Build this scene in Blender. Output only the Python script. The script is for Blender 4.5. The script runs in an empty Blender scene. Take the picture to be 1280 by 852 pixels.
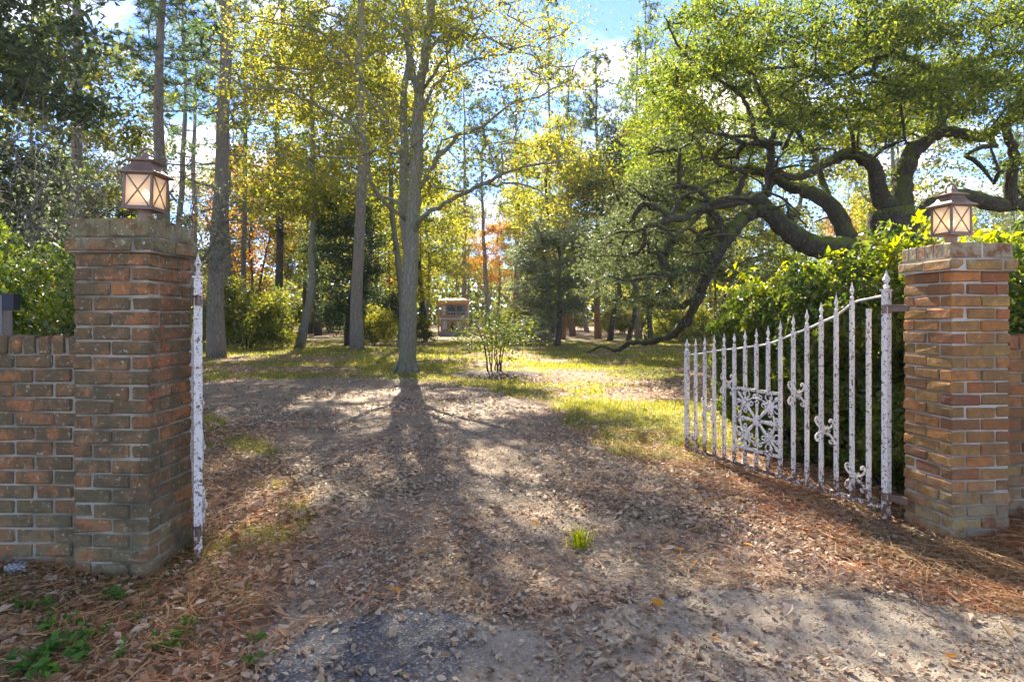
import bpy, math, random
import numpy as np
from mathutils import Vector, Matrix, noise as mnoise

# ------------------------------------------------------------------ camera, sky, sun
sc = bpy.context.scene
COL = sc.collection
CAM_H = 1.41
F_PX, CX, HY = 760.0, 640.0, 395.0          # focal length in photo pixels, centre column, horizon row
cd = bpy.data.cameras.new('camera'); cam = bpy.data.objects.new('camera', cd); COL.objects.link(cam)
cd.sensor_width = 36.0; cd.lens = F_PX / 1280 * 36; cd.shift_y = -(426 - HY) / 1280
cd.clip_start = 0.05; cd.clip_end = 3000
cam.location = (0, 0, CAM_H); cam.rotation_euler = (math.radians(90), 0, 0)
sc.camera = cam

SUN_AZ, SUN_EL = math.radians(-9.5), math.radians(35)   # azimuth from +Y, negative = towards -X
sdir = Vector((math.sin(SUN_AZ) * math.cos(SUN_EL), math.cos(SUN_AZ) * math.cos(SUN_EL), math.sin(SUN_EL)))
sl = bpy.data.lights.new('sun', 'SUN'); sl.energy = 4.8; sl.angle = math.radians(0.5); sl.color = (1.0, 0.91, 0.78)
so = bpy.data.objects.new('sun', sl); COL.objects.link(so); so.rotation_euler = (-sdir).to_track_quat('-Z', 'Y').to_euler()

W = bpy.data.worlds.new('World'); sc.world = W; W.use_nodes = True
nt = W.node_tree; N = nt.nodes; L = nt.links; N.clear()
def wn(t, **k):
    n = N.new(t)
    for a, b in k.items(): setattr(n, a, b)
    return n
sky = wn('ShaderNodeTexSky', sky_type='NISHITA', sun_disc=False)
sky.sun_elevation = SUN_EL; sky.sun_rotation = SUN_AZ; sky.air_density = 0.55; sky.dust_density = 0.0; sky.ozone_density = 4.5
tc = wn('ShaderNodeTexCoord'); sep = wn('ShaderNodeSeparateXYZ'); L.new(tc.outputs['Generated'], sep.inputs[0])
mx = wn('ShaderNodeMath', operation='MAXIMUM'); mx.inputs[1].default_value = 0.06; L.new(sep.outputs['Z'], mx.inputs[0])
ad = wn('ShaderNodeMath', operation='ADD'); ad.inputs[1].default_value = 0.12; L.new(mx.outputs[0], ad.inputs[0])
dx = wn('ShaderNodeMath', operation='DIVIDE'); dy = wn('ShaderNodeMath', operation='DIVIDE')
L.new(sep.outputs['X'], dx.inputs[0]); L.new(ad.outputs[0], dx.inputs[1]); L.new(sep.outputs['Y'], dy.inputs[0]); L.new(ad.outputs[0], dy.inputs[1])
cmb = wn('ShaderNodeCombineXYZ'); L.new(dx.outputs[0], cmb.inputs[0]); L.new(dy.outputs[0], cmb.inputs[1])
cn = wn('ShaderNodeTexNoise'); cn.inputs['Scale'].default_value = 1.5; cn.inputs['Detail'].default_value = 9; cn.inputs['Roughness'].default_value = 0.56
mp = wn('ShaderNodeMapping'); mp.inputs['Location'].default_value = (7.3, 2.2, 0); mp.inputs['Scale'].default_value = (0.75, 1.0, 1)
L.new(cmb.outputs[0], mp.inputs[0]); L.new(mp.outputs[0], cn.inputs['Vector'])
cr = wn('ShaderNodeValToRGB'); cr.color_ramp.elements[0].position = 0.5; cr.color_ramp.elements[1].position = 0.68
L.new(cn.outputs['Fac'], cr.inputs[0])
hsv = wn('ShaderNodeHueSaturation'); hsv.inputs['Saturation'].default_value = 1.05; hsv.inputs['Hue'].default_value = 0.5; hsv.inputs['Value'].default_value = 0.55; hsv.inputs['Hue'].default_value = 0.508
L.new(sky.outputs[0], hsv.inputs['Color'])
mixc = wn('ShaderNodeMixRGB'); mixc.inputs['Color2'].default_value = (3.2, 2.85, 2.4, 1); L.new(cr.outputs[0], mixc.inputs['Fac']); L.new(hsv.outputs[0], mixc.inputs['Color1'])
bg = wn('ShaderNodeBackground'); bg.inputs['Strength'].default_value = 0.15
L.new(mixc.outputs[0], bg.inputs['Color']); out = wn('ShaderNodeOutputWorld'); L.new(bg.outputs[0], out.inputs[0])

sc.view_settings.view_transform = 'Standard'; sc.view_settings.look = 'None'; sc.view_settings.gamma = 1.0
sc.view_settings.exposure = 2.55
sc.cycles.max_bounces = 7; sc.cycles.diffuse_bounces = 4; sc.cycles.transmission_bounces = 5; sc.cycles.glossy_bounces = 2
sc.cycles.transparent_max_bounces = 6; sc.cycles.sample_clamp_indirect = 6; sc.cycles.use_denoising = True

# ------------------------------------------------------------------ helpers
rs = np.random.RandomState
def at(px, py, Y):
    return np.array(((px - CX) / F_PX * Y, Y, CAM_H - (py - HY) / F_PX * Y))
def on_ground(px, py):
    Y = F_PX * CAM_H / (py - HY)
    return np.array(((px - CX) / F_PX * Y, Y, 0.0))
def tag(o, label=None, cat=None, group=None, kind=None):
    for k, v in (('label', label), ('category', cat), ('group', group), ('kind', kind)):
        if v: o[k] = v
    return o
def empty(name, loc=(0, 0, 0), rz=0, **k):
    o = bpy.data.objects.new(name, None); COL.objects.link(o); o.location = loc; o.rotation_euler = (0, 0, rz)
    return tag(o, **k)
def link(name, me, parent=None, loc=None, rot=None, **k):
    o = bpy.data.objects.new(name, me); COL.objects.link(o)
    if parent is not None: o.parent = parent
    if loc is not None: o.location = loc
    if rot is not None: o.rotation_euler = rot
    return tag(o, **k)

class MB:
    """collects numpy vertex / face arrays into one mesh"""
    def __init__(s): s.v = []; s.q = []; s.t = []; s.n = 0; s.mi_q = []; s.mi_t = []
    def add(s, v, quads=None, tris=None, mi=0):
        v = np.asarray(v, dtype=np.float64).reshape(-1, 3)
        if quads is not None and len(quads): q = np.asarray(quads, dtype=np.int64).reshape(-1, 4) + s.n; s.q.append(q); s.mi_q.append(np.full(len(q), mi))
        if tris is not None and len(tris): t = np.asarray(tris, dtype=np.int64).reshape(-1, 3) + s.n; s.t.append(t); s.mi_t.append(np.full(len(t), mi))
        s.v.append(v); s.n += len(v)
    def mesh(s, name, mats, smooth=False):
        me = bpy.data.meshes.new(name)
        v = np.concatenate(s.v) if s.v else np.zeros((0, 3))
        q = np.concatenate(s.q) if s.q else np.zeros((0, 4), int); t = np.concatenate(s.t) if s.t else np.zeros((0, 3), int)
        me.vertices.add(len(v)); me.vertices.foreach_set('co', v.astype(np.float32).ravel())
        me.loops.add(q.size + t.size); me.loops.foreach_set('vertex_index', np.concatenate([q.ravel(), t.ravel()]).astype(np.int32))
        me.polygons.add(len(q) + len(t))
        ls = np.concatenate([np.arange(len(q)) * 4, len(q) * 4 + np.arange(len(t)) * 3]).astype(np.int32)
        me.polygons.foreach_set('loop_start', ls)
        mi = np.concatenate(s.mi_q + s.mi_t) if (s.mi_q or s.mi_t) else np.zeros(0)
        me.polygons.foreach_set('material_index', mi.astype(np.int32))
        me.polygons.foreach_set('use_smooth', np.full(len(q) + len(t), bool(smooth)))
        me.update(calc_edges=True)
        for m in (mats if isinstance(mats, (list, tuple)) else [mats]): me.materials.append(m)
        return me
    # shapes
    def box(s, c, h, R=None, mi=0):
        c = np.asarray(c, float); h = np.asarray(h, float)
        v = np.array([(x, y, z) for x in (-1, 1) for y in (-1, 1) for z in (-1, 1)], float) * h
        if R is not None: v = v @ np.asarray(R).T
        s.add(v + c, quads=[(0, 1, 3, 2), (4, 6, 7, 5), (0, 4, 5, 1), (2, 3, 7, 6), (0, 2, 6, 4), (1, 5, 7, 3)], mi=mi)
    def tube(s, pts, rad, n=6, cap=True, mi=0, rough=0, rng=None):
        pts = np.asarray(pts, float); m = len(pts); rad = np.broadcast_to(np.asarray(rad, float), (m,))
        T = np.gradient(pts, axis=0); T /= np.linalg.norm(T, axis=1)[:, None] + 1e-9
        ref = np.array((0., 0, 1)) if abs(T[0][2]) < .9 else np.array((1., 0, 0))
        u = np.cross(T[0], ref); u /= np.linalg.norm(u); a = np.arange(n) / n * 2 * np.pi; V = []
        for i in range(m):
            u = u - T[i] * (u @ T[i]); u /= np.linalg.norm(u) + 1e-9; w = np.cross(T[i], u)
            r = rad[i] * (1 + (rough * (rng.rand(n) - .5) if rough else 0))
            V.append(pts[i] + (np.cos(a) * r)[:, None] * u + (np.sin(a) * r)[:, None] * w)
        V = np.concatenate(V); i = np.arange(m - 1)[:, None] * n; j = np.arange(n)[None, :]; k = (j + 1) % n
        Q = np.stack([i + j, i + k, i + n + k, i + n + j], -1).reshape(-1, 4)
        tr = []
        if cap:
            V = np.vstack([V, pts[0], pts[-1]]); b = m * n
            tr = [(b, (q + 1) % n, q) for q in range(n)] + [(b + 1, (m - 1) * n + q, (m - 1) * n + (q + 1) % n) for q in range(n)]
        s.add(V, quads=Q, tris=tr, mi=mi)
    def loft(s, rings, mi=0, caps=True):
        """rings: list of equal-length closed loops"""
        n = len(rings[0]); V = np.concatenate([np.asarray(r, float) for r in rings]); Q = []
        for i in range(len(rings) - 1):
            for j in range(n): Q.append((i * n + j, i * n + (j + 1) % n, (i + 1) * n + (j + 1) % n, (i + 1) * n + j))
        tr = []
        if caps:
            V = np.vstack([V, V[:n].mean(0), V[-n:].mean(0)]); b = len(rings) * n
            tr = [(b, (q + 1) % n, q) for q in range(n)] + [(b + 1, b - n + q, b - n + (q + 1) % n) for q in range(n)]
        s.add(V, quads=Q, tris=tr, mi=mi)

# ------------------------------------------------------------------ materials
class NM:
    def __init__(s, name):
        s.m = bpy.data.materials.new(name); s.m.use_nodes = True; s.t = s.m.node_tree; s.t.nodes.clear()
        s.out = s.t.nodes.new('ShaderNodeOutputMaterial'); s.geo = None
    def n(s, t, ins=None, **k):
        nd = s.t.nodes.new(t)
        for a, b in k.items(): setattr(nd, a, b)
        for a, b in (ins or {}).items():
            if hasattr(b, 'is_output'): s.t.links.new(b, nd.inputs[a])
            else: nd.inputs[a].default_value = b
        return nd
    def pos(s):
        if not s.geo: s.geo = s.n('ShaderNodeNewGeometry')
        return s.geo.outputs['Position']
    def noise(s, scale, detail=4, rough=.55, vec=None, dist=0, stretch=None):
        v = vec or s.pos()
        if stretch: v = s.n('ShaderNodeVectorMath', {0: v, 1: stretch}, operation='MULTIPLY').outputs[0]
        return s.n('ShaderNodeTexNoise', {'Vector': v, 'Scale': scale, 'Detail': detail, 'Roughness': rough, 'Distortion': dist}).outputs['Fac']
    def ramp(s, fac, stops, interp='LINEAR'):
        nd = s.n('ShaderNodeValToRGB', {0: fac}); e = nd.color_ramp.elements; nd.color_ramp.interpolation = interp
        while len(e) < len(stops): e.new(0.5)
        for el, (p, c) in zip(e, stops):
            el.position = p; el.color = (*c, 1) if not isinstance(c, (int, float)) else (c, c, c, 1)
        return nd.outputs[0]
    def mix(s, fac, a, b, blend='MIX'):
        nd = s.n('ShaderNodeMixRGB', blend_type=blend)
        for i, v in enumerate((fac, a, b)):
            if hasattr(v, 'is_output'): s.t.links.new(v, nd.inputs[i])
            elif isinstance(v, (int, float)): nd.inputs[i].default_value = v if i == 0 else (v, v, v, 1)
            else: nd.inputs[i].default_value = (*v, 1)
        return nd.outputs[0]
    def math(s, op, a, b=0.0):
        nd = s.n('ShaderNodeMath', operation=op)
        for i, v in enumerate((a, b)):
            if hasattr(v, 'is_output'): s.t.links.new(v, nd.inputs[i])
            else: nd.inputs[i].default_value = v
        return nd.outputs[0]
    def bump(s, h, strength=.4, dist=.01, normal=None):
        d = {'Height': h, 'Strength': strength, 'Distance': dist}
        if normal: d['Normal'] = normal
        return s.n('ShaderNodeBump', d).outputs[0]
    def finish(s, color, rough=.8, normal=None, metallic=0, spec=.3, **k):
        ins = {'Base Color': color if hasattr(color, 'is_output') else (*color, 1), 'Roughness': rough, 'Metallic': metallic, 'Specular IOR Level': spec}
        if normal: ins['Normal'] = normal
        ins.update(k)
        b = s.n('ShaderNodeBsdfPrincipled', ins); s.t.links.new(b.outputs[0], s.out.inputs[0]); s.b = b
        return s.m

def leaf_mat(name, cols, trans=.5, clump=.9, objvar=.0, rough=.5, spec=.2):
    m = NM(name); g = m.n('ShaderNodeNewGeometry'); m.geo = g
    st = [(i / max(1, len(cols) - 1), c) for i, c in enumerate(cols)]
    c = m.ramp(g.outputs['Random Per Island'], st)
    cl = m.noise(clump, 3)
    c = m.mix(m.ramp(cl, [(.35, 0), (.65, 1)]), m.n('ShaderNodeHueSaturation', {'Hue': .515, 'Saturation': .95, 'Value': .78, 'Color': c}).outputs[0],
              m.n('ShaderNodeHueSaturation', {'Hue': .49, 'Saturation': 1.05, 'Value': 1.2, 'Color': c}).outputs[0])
    if objvar:
        r = m.n('ShaderNodeObjectInfo').outputs['Random']
        c = m.n('ShaderNodeHueSaturation', {'Hue': m.math('ADD', m.math('MULTIPLY', r, -objvar), .5 + objvar * .4), 'Value': m.math('ADD', m.math('MULTIPLY', r, .4), .8), 'Color': c}).outputs[0]
    p = m.n('ShaderNodeBsdfPrincipled', {'Base Color': c, 'Roughness': rough, 'Specular IOR Level': spec})
    tcol = m.n('ShaderNodeHueSaturation', {'Hue': .488, 'Saturation': 1.15, 'Value': 1.9, 'Color': c}).outputs[0]
    t = m.n('ShaderNodeBsdfTranslucent', {'Color': tcol})
    mixs = m.n('ShaderNodeMixShader', {0: trans}); m.t.links.new(p.outputs[0], mixs.inputs[1]); m.t.links.new(t.outputs[0], mixs.inputs[2])
    m.t.links.new(mixs.outputs[0], m.out.inputs[0])
    return m.m

M = {}
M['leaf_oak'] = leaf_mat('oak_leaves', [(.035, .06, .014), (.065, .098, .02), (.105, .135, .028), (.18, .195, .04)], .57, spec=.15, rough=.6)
M['leaf_oak_shade'] = leaf_mat('shaded_grey_green_oak_leaves', [(.05, .065, .03), (.075, .095, .04), (.11, .13, .05)], .35, spec=.15, rough=.6)  # darker grey-green copy for the hanging foliage, its shade put into the colour
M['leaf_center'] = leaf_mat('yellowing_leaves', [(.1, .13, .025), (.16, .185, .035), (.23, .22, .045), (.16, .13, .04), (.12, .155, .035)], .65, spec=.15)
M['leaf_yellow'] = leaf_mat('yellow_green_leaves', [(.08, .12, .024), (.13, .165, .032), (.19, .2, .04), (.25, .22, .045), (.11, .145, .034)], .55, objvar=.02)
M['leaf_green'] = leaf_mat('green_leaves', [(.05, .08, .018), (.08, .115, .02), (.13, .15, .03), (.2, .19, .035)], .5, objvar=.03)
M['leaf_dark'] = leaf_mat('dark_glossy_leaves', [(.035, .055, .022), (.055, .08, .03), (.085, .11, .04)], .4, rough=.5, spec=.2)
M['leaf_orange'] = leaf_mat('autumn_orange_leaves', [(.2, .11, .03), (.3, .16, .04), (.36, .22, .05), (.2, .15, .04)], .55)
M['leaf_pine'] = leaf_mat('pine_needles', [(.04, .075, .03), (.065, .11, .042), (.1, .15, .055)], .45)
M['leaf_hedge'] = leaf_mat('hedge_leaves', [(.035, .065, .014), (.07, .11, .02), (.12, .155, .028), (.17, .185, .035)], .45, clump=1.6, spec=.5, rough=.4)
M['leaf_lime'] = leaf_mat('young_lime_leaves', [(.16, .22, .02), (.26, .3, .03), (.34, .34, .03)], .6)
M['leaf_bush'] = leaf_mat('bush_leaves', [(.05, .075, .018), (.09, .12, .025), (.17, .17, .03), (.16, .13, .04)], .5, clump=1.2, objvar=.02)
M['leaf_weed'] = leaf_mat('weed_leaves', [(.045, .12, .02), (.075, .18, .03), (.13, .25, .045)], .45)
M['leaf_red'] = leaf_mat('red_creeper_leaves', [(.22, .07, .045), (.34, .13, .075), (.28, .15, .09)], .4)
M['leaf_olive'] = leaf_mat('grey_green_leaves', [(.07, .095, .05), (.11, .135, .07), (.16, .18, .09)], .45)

M['leaf_grey'] = leaf_mat('grey_spruce_leaves', [(.09, .1, .07), (.14, .15, .1)], .3)
M['litter'] = leaf_mat('dry_leaves', [(.17, .1, .05), (.32, .22, .125), (.46, .36, .24), (.36, .25, .15), (.56, .46, .32), (.23, .14, .075), (.48, .38, .26)], .15, rough=.6)
M['litter_red'] = leaf_mat('russet_dry_leaves', [(.2, .1, .045), (.3, .18, .085), (.42, .28, .14), (.15, .085, .045)], .2, rough=.6)
M['leaf_fallen_yellow'] = leaf_mat('fallen_yellow_leaves', [(.5, .34, .04), (.55, .26, .04), (.5, .42, .06)], .35)
M['straw'] = leaf_mat('pine_straw', [(.26, .11, .04), (.38, .18, .07), (.5, .3, .14), (.17, .07, .03)], .15, rough=.6)
M['grass'] = leaf_mat('grass_blades', [(.11, .13, .025), (.17, .185, .035), (.24, .235, .05), (.32, .27, .1)], .5, clump=.5)

def bark(name, c1, c2, c3, moss=0, bump=.8, sc_=9.):
    m = NM(name); st_ = m.n('ShaderNodeVectorMath', {0: m.pos(), 1: (1, 1, .3)}, operation='MULTIPLY').outputs[0]; wv = m.n('ShaderNodeVectorMath', {0: st_, 1: m.n('ShaderNodeVectorMath', {0: m.n('ShaderNodeTexNoise', {'Vector': m.pos(), 'Scale': 5.}).outputs['Color'], 1: (.16, .16, .16)}, operation='MULTIPLY').outputs[0]}, operation='ADD').outputs[0]
    vo = m.n('ShaderNodeTexVoronoi', {'Vector': wv, 'Scale': sc_ * 1.5}, feature='DISTANCE_TO_EDGE').outputs['Distance']; cr_ = m.ramp(vo, [(0, 0), (.16, 1)]); v = m.math('MULTIPLY', m.noise(sc_ * 1.6, 6, .7, stretch=(1, 1, .3)), m.math('ADD', m.math('MULTIPLY', cr_, .75), .35)); w = m.noise(1.3, 4)
    c = m.mix(v, c1, c2); c = m.mix(m.ramp(w, [(.45, 0), (.7, .8)]), c, c3)
    if moss:
        g = m.n('ShaderNodeNewGeometry'); z = m.n('ShaderNodeSeparateXYZ', {0: g.outputs['Normal']}).outputs['Z']
        f = m.math('MULTIPLY', m.ramp(z, [(.0, 0), (.6, 1)]), m.ramp(m.noise(2.2, 5, .7), [(.38, 0), (.52, moss)]))
        c = m.mix(f, c, m.mix(m.noise(30, 2), (.07, .1, .015), (.2, .23, .035)))
    return m.finish(c, .95, m.bump(v, bump, .06), spec=.1)
M['bark_grey'] = bark('grey_bark', (.13, .115, .08), (.36, .33, .25), (.2, .21, .12))
M['bark_pine'] = bark('pine_bark', (.12, .1, .075), (.33, .29, .22), (.22, .18, .13), sc_=6)
M['bark_oak'] = bark('mossy_oak_bark', (.035, .03, .024), (.11, .095, .075), (.06, .06, .04), moss=.9)
M['bark_dark'] = bark('dark_bark', (.04, .034, .028), (.11, .09, .07), (.09, .09, .06))
M['bark_red'] = bark('reddish_bark', (.14, .07, .04), (.33, .17, .09), (.2, .12, .08), sc_=6)
M['twig'] = bark('grey_twigs', (.12, .1, .08), (.26, .23, .19), (.2, .18, .14))

def brick_mat(name, ramp, dirt, lichen, mossc, dirt_amt, lich_amt):
    m = NM(name); r = m.n('ShaderNodeObjectInfo').outputs['Random']
    c = m.ramp(r, [(i / (len(ramp) - 1), k) for i, k in enumerate(ramp)])
    m.pos()
    c = m.mix(m.ramp(m.noise(26, 4), [(.35, 0), (.7, .55)]), c, m.mix(.6, c, (.16, .07, .05)))
    c = m.mix(m.math('MULTIPLY', m.ramp(m.noise(8, 7, .72), [(.44, 0), (.53, 1)]), dirt_amt), c, dirt)
    z = m.n('ShaderNodeSeparateXYZ', {0: m.pos()}).outputs['Z']
    low = m.ramp(m.math('ADD', z, m.math('MULTIPLY', m.noise(3), .5)), [(.35, 1), (.75, .0)])
    top = m.ramp(z, [(.86, 0), (.93, 1)])                       # lichened coping (z scaled below)
    zz = m.math('DIVIDE', z, 2.0); top = m.ramp(zz, [(.86, 0), (.9, 1)])
    c = m.mix(m.math('MULTIPLY', m.ramp(m.noise(11, 5, .7), [(.42, 0), (.56, 1)]), m.math('MAXIMUM', m.math('MULTIPLY', low, .55), m.math('MULTIPLY', top, .9))), c, mossc)
    sp = m.ramp(m.noise(38, 6, .75), [(.58, 0), (.66, 1)])
    c = m.mix(m.math('MULTIPLY', sp, m.math('ADD', lich_amt, m.math('MULTIPLY', top, .4))), c, lichen)
    h = m.math('ADD', m.noise(120, 3), m.math('MULTIPLY', m.noise(28, 4), 2.))
    return m.finish(c, .92, m.bump(h, .55, .006), spec=.15)
M['brick_old'] = brick_mat('weathered_brick', [(.27, .125, .055), (.17, .11, .055), (.34, .14, .055), (.19, .13, .065), (.28, .155, .07), (.37, .155, .055), (.16, .12, .058), (.24, .13, .055)], (.11, .088, .048), (.56, .53, .4), (.2, .185, .095), .85, .6)
M['brick_warm'] = brick_mat('orange_brick', [(.34, .13, .04), (.22, .085, .035), (.4, .19, .05), (.27, .1, .045), (.38, .24, .065), (.18, .07, .04), (.42, .17, .05), (.28, .17, .055)], (.15, .095, .045), (.5, .44, .3), (.3, .27, .17), .6, .3)
def mortar_mat(name, a, b, d):
    m = NM(name); c = m.mix(m.noise(20, 5, .7), a, b); c = m.mix(m.ramp(m.noise(3, 5), [(.42, 0), (.6, .85)]), c, d)
    return m.finish(c, .95, m.bump(m.noise(90, 4), .6, .006), spec=.1)
M['mortar_dark'] = mortar_mat('grey_mortar', (.24, .21, .15), (.46, .41, .31), (.1, .088, .06))
M['mortar_light'] = mortar_mat('pale_mortar', (.34, .3, .24), (.55, .5, .42), (.2, .17, .12))

def paint_mat():
    m = NM('chipped_white_paint'); n = m.noise(34, 7, .7); n2 = m.noise(9, 4)
    n3 = m.noise(80, 3, .6, stretch=(1, 1, .4))
    f = m.ramp(m.math('ADD', m.math('MULTIPLY', n, .65), m.math('MULTIPLY', n3, .35)), [(.41, 1), (.44, 0)])
    z = m.n('ShaderNodeSeparateXYZ', {0: m.pos()}).outputs['Z']
    low = m.ramp(m.math('ADD', z, .06), [(.12, 1), (.3, 0)]); f = m.math('MULTIPLY', f, m.ramp(m.noise(5, 3, .6), [(.38, .15), (.58, 1)]))
    f2 = m.ramp(m.math('ADD', n, m.math('MULTIPLY', low, .12)), [(.55, 0), (.6, 1)])
    white = m.mix(n2, (.62, .57, .48), (.82, .77, .68)); rust = m.mix(m.noise(60, 4), (.07, .04, .03), (.24, .11, .05))
    c = m.mix(m.math('MAXIMUM', f, f2), white, rust)
    return m.finish(c, .55, m.bump(m.math('SUBTRACT', 1., f), .4, .002), spec=.35)
M['paint'] = paint_mat()
m = NM('bronze_metal'); M['bronze'] = m.finish(m.mix(m.noise(22, 5), (.13, .085, .06), (.26, .18, .13)), .5, metallic=.35, spec=.4)
m = NM('rusty_collar'); M['collar'] = m.finish(m.mix(m.noise(30, 5), (.25, .15, .11), (.36, .25, .2)), .7)
m = NM('seeded_glass')
tr = m.n('ShaderNodeBsdfTranslucent', {'Color': (.97, .91, .8, 1)}); tp = m.n('ShaderNodeBsdfTransparent', {'Color': (.95, .88, .76, 1)})
gl = m.n('ShaderNodeBsdfPrincipled', {'Base Color': (.75, .66, .52, 1), 'Roughness': .25, 'Normal': m.bump(m.noise(90, 4), .5, .003)})
a = m.n('ShaderNodeMixShader', {0: .5}); m.t.links.new(tr.outputs[0], a.inputs[1]); m.t.links.new(tp.outputs[0], a.inputs[2])
b = m.n('ShaderNodeMixShader', {0: .4}); m.t.links.new(a.outputs[0], b.inputs[1]); m.t.links.new(gl.outputs[0], b.inputs[2]); m.t.links.new(b.outputs[0], m.out.inputs[0]); M['glass'] = m.m
m = NM('lit_bulb'); e = m.n('ShaderNodeEmission', {'Color': (1, .7, .38, 1), 'Strength': 4.0}); m.t.links.new(e.outputs[0], m.out.inputs[0]); M['bulb'] = m.m
m = NM('weathered_wood'); M['wood'] = m.finish(m.mix(m.noise(20, 5, stretch=(1, 1, .1)), (.14, .12, .1), (.3, .27, .23)), .9)
m = NM('blue_black_plastic'); M['plastic'] = m.finish((.012, .016, .026), .4)

# ------------------------------------------------------------------ ground
RNG = rs(5)
def vnoise(x, y, s=1.0, seed=0, octaves=3):
    """cheap vectorised value noise"""
    x = np.asarray(x, float) * s + seed * 17.3; y = np.asarray(y, float) * s + seed * 9.1; r = 0; a = 1; tot = 0
    for o in range(octaves):
        xi = np.floor(x).astype(np.int64); yi = np.floor(y).astype(np.int64); fx = x - xi; fy = y - yi
        fx = fx * fx * (3 - 2 * fx); fy = fy * fy * (3 - 2 * fy)
        def h(i, j):
            k = (i * 374761393 + j * 668265263 + 1013904223 * (seed + 1)) & 0x7fffffff
            k = ((k ^ (k >> 13)) * 1274126177) & 0x7fffffff
            return ((k ^ (k >> 16)) & 0xffff) / 65535.
        v = (h(xi, yi) * (1 - fx) + h(xi + 1, yi) * fx) * (1 - fy) + (h(xi, yi + 1) * (1 - fx) + h(xi + 1, yi + 1) * fx) * fy
        r = r + a * v; tot += a; a *= .5; x = x * 2.03; y = y * 2.03
    return r / tot
def gz(x, y):
    x = np.asarray(x, float); y = np.asarray(y, float)
    z = (vnoise(x, y, .35, 1, 2) - .5) * .08 * np.clip((y - 3) / 10, 0, 1) + (vnoise(x, y, 2.2, 2, 3) - .5) * .03
    z = z + .06 * np.exp(-((x - 3.9) ** 2 + (y - 4.0) ** 2) / .3) + .06 * np.exp(-((x + 3.1) ** 2 / .3 + (y - 3.25) ** 2 / .1))
    z = z - .085 * np.exp(-((x - 2.75) ** 2 / .6 + (y - 3.9) ** 2 / 1.0)) - .02 * np.exp(-((x + 2.0) ** 2 + (y - 3.2) ** 2) / .15)
    return z
def poly_px(pts): return np.array([on_ground(*p)[:2] for p in pts])
DRIVE = np.vstack([[(-60, 11.6), (-20, 13.2)], poly_px([(200, 478), (300, 475), (400, 471), (500, 474), (600, 486), (680, 512), (725, 545), (780, 575), (850, 603), (900, 622), (960, 650), (1040, 690), (1110, 728), (1290, 770)]),
                   [(9, 2.3), (60, 2.0), (60, -30), (-60, -30), (-60, 1.2), (-4.5, 1.9), (-1.0, 2.1)], poly_px([(340, 790), (400, 700), (392, 640), (372, 585), (300, 545), (255, 515)]), [(-9, 8.8), (-20, 8.6), (-60, 7.0)]])
ASPH = np.vstack([poly_px([(320, 880), (345, 830), (372, 800), (430, 778), (500, 766), (560, 762), (620, 778), (700, 772), (800, 760), (880, 745), (1000, 738), (1100, 738), (1290, 776)]), [(9, 2.28), (60, 1.95), (60, -30), (-60, -30), (-60, 1.15), (-4.5, 1.85), (-1.05, 2.05)]])
def inside(P, x, y):
    x = np.asarray(x, float); y = np.asarray(y, float); c = np.zeros(x.shape, bool); n = len(P)
    for i in range(n):
        x1, y1 = P[i]; x2, y2 = P[(i + 1) % n]
        if y1 == y2: continue
        k = ((y1 > y) != (y2 > y)) & (x < (x2 - x1) * (y - y1) / (y2 - y1) + x1); c ^= k
    return c
def wob(x, y, a=.22):
    return x + (vnoise(x, y, 1.6, 11) - .5) * a * 2, y + (vnoise(x, y, 1.6, 12) - .5) * a * 2
def grass_amt(x, y):
    """0..1 how grassy the ground is"""
    x = np.asarray(x, float); y = np.asarray(y, float)
    xx, yy = wob(x, y, .6)
    d = ~inside(DRIVE, xx, yy)
    n = .6 * vnoise(x, y, .55, 21, 4) + .4 * vnoise(x, y, 1.7, 22, 3); g = np.clip((n - .4) * 7, 0, 1) * d
    g = g * np.clip((y - 4.2) / 3, 0, 1) * np.clip((48 - y) / 10, 0, 1)
    left = (x < -1.2) & (y < 9.5); g = np.where(left, d * np.clip((n - .37) * 7, 0, .85) * np.clip((y - 2.5) / 1.2, 0, 1) * np.clip((x + 4.5 + y * .1) / .6, 0, 1), g)
    g = np.where((x > 1.3) & (y < 6.5) & (x > y * .33), g * .25, g)
    bed = np.exp(-(((x + .4) / 1.15) ** 2 + ((y - 14.6) / 1.1) ** 2) * 1.2); g = g * (1 - np.clip(bed * 1.8, 0, 1))
    return g
def axis(breaks):
    o = []
    for a, b, s in breaks: o.append(np.arange(a, b, s))
    return np.concatenate(o + [[breaks[-1][1]]])
gx = axis([(-900, -60, 60), (-60, -16, 2), (-16, -6, .4), (-6, 6, .1), (6, 16, .4), (16, 60, 2), (60, 900, 60)])
gy = axis([(-60, -4, 4), (-4, 1, .5), (1, 9, .1), (9, 20, .25), (20, 60, 1), (60, 1500, 60)])
X, Y = np.meshgrid(gx, gy); nx, ny = len(gx), len(gy)
i = np.arange(ny - 1)[:, None] * nx; j = np.arange(nx - 1)[None]
Qg = np.stack([i + j, i + j + 1, i + j + 1 + nx, i + j + nx], -1).reshape(-1, 4)
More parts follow.
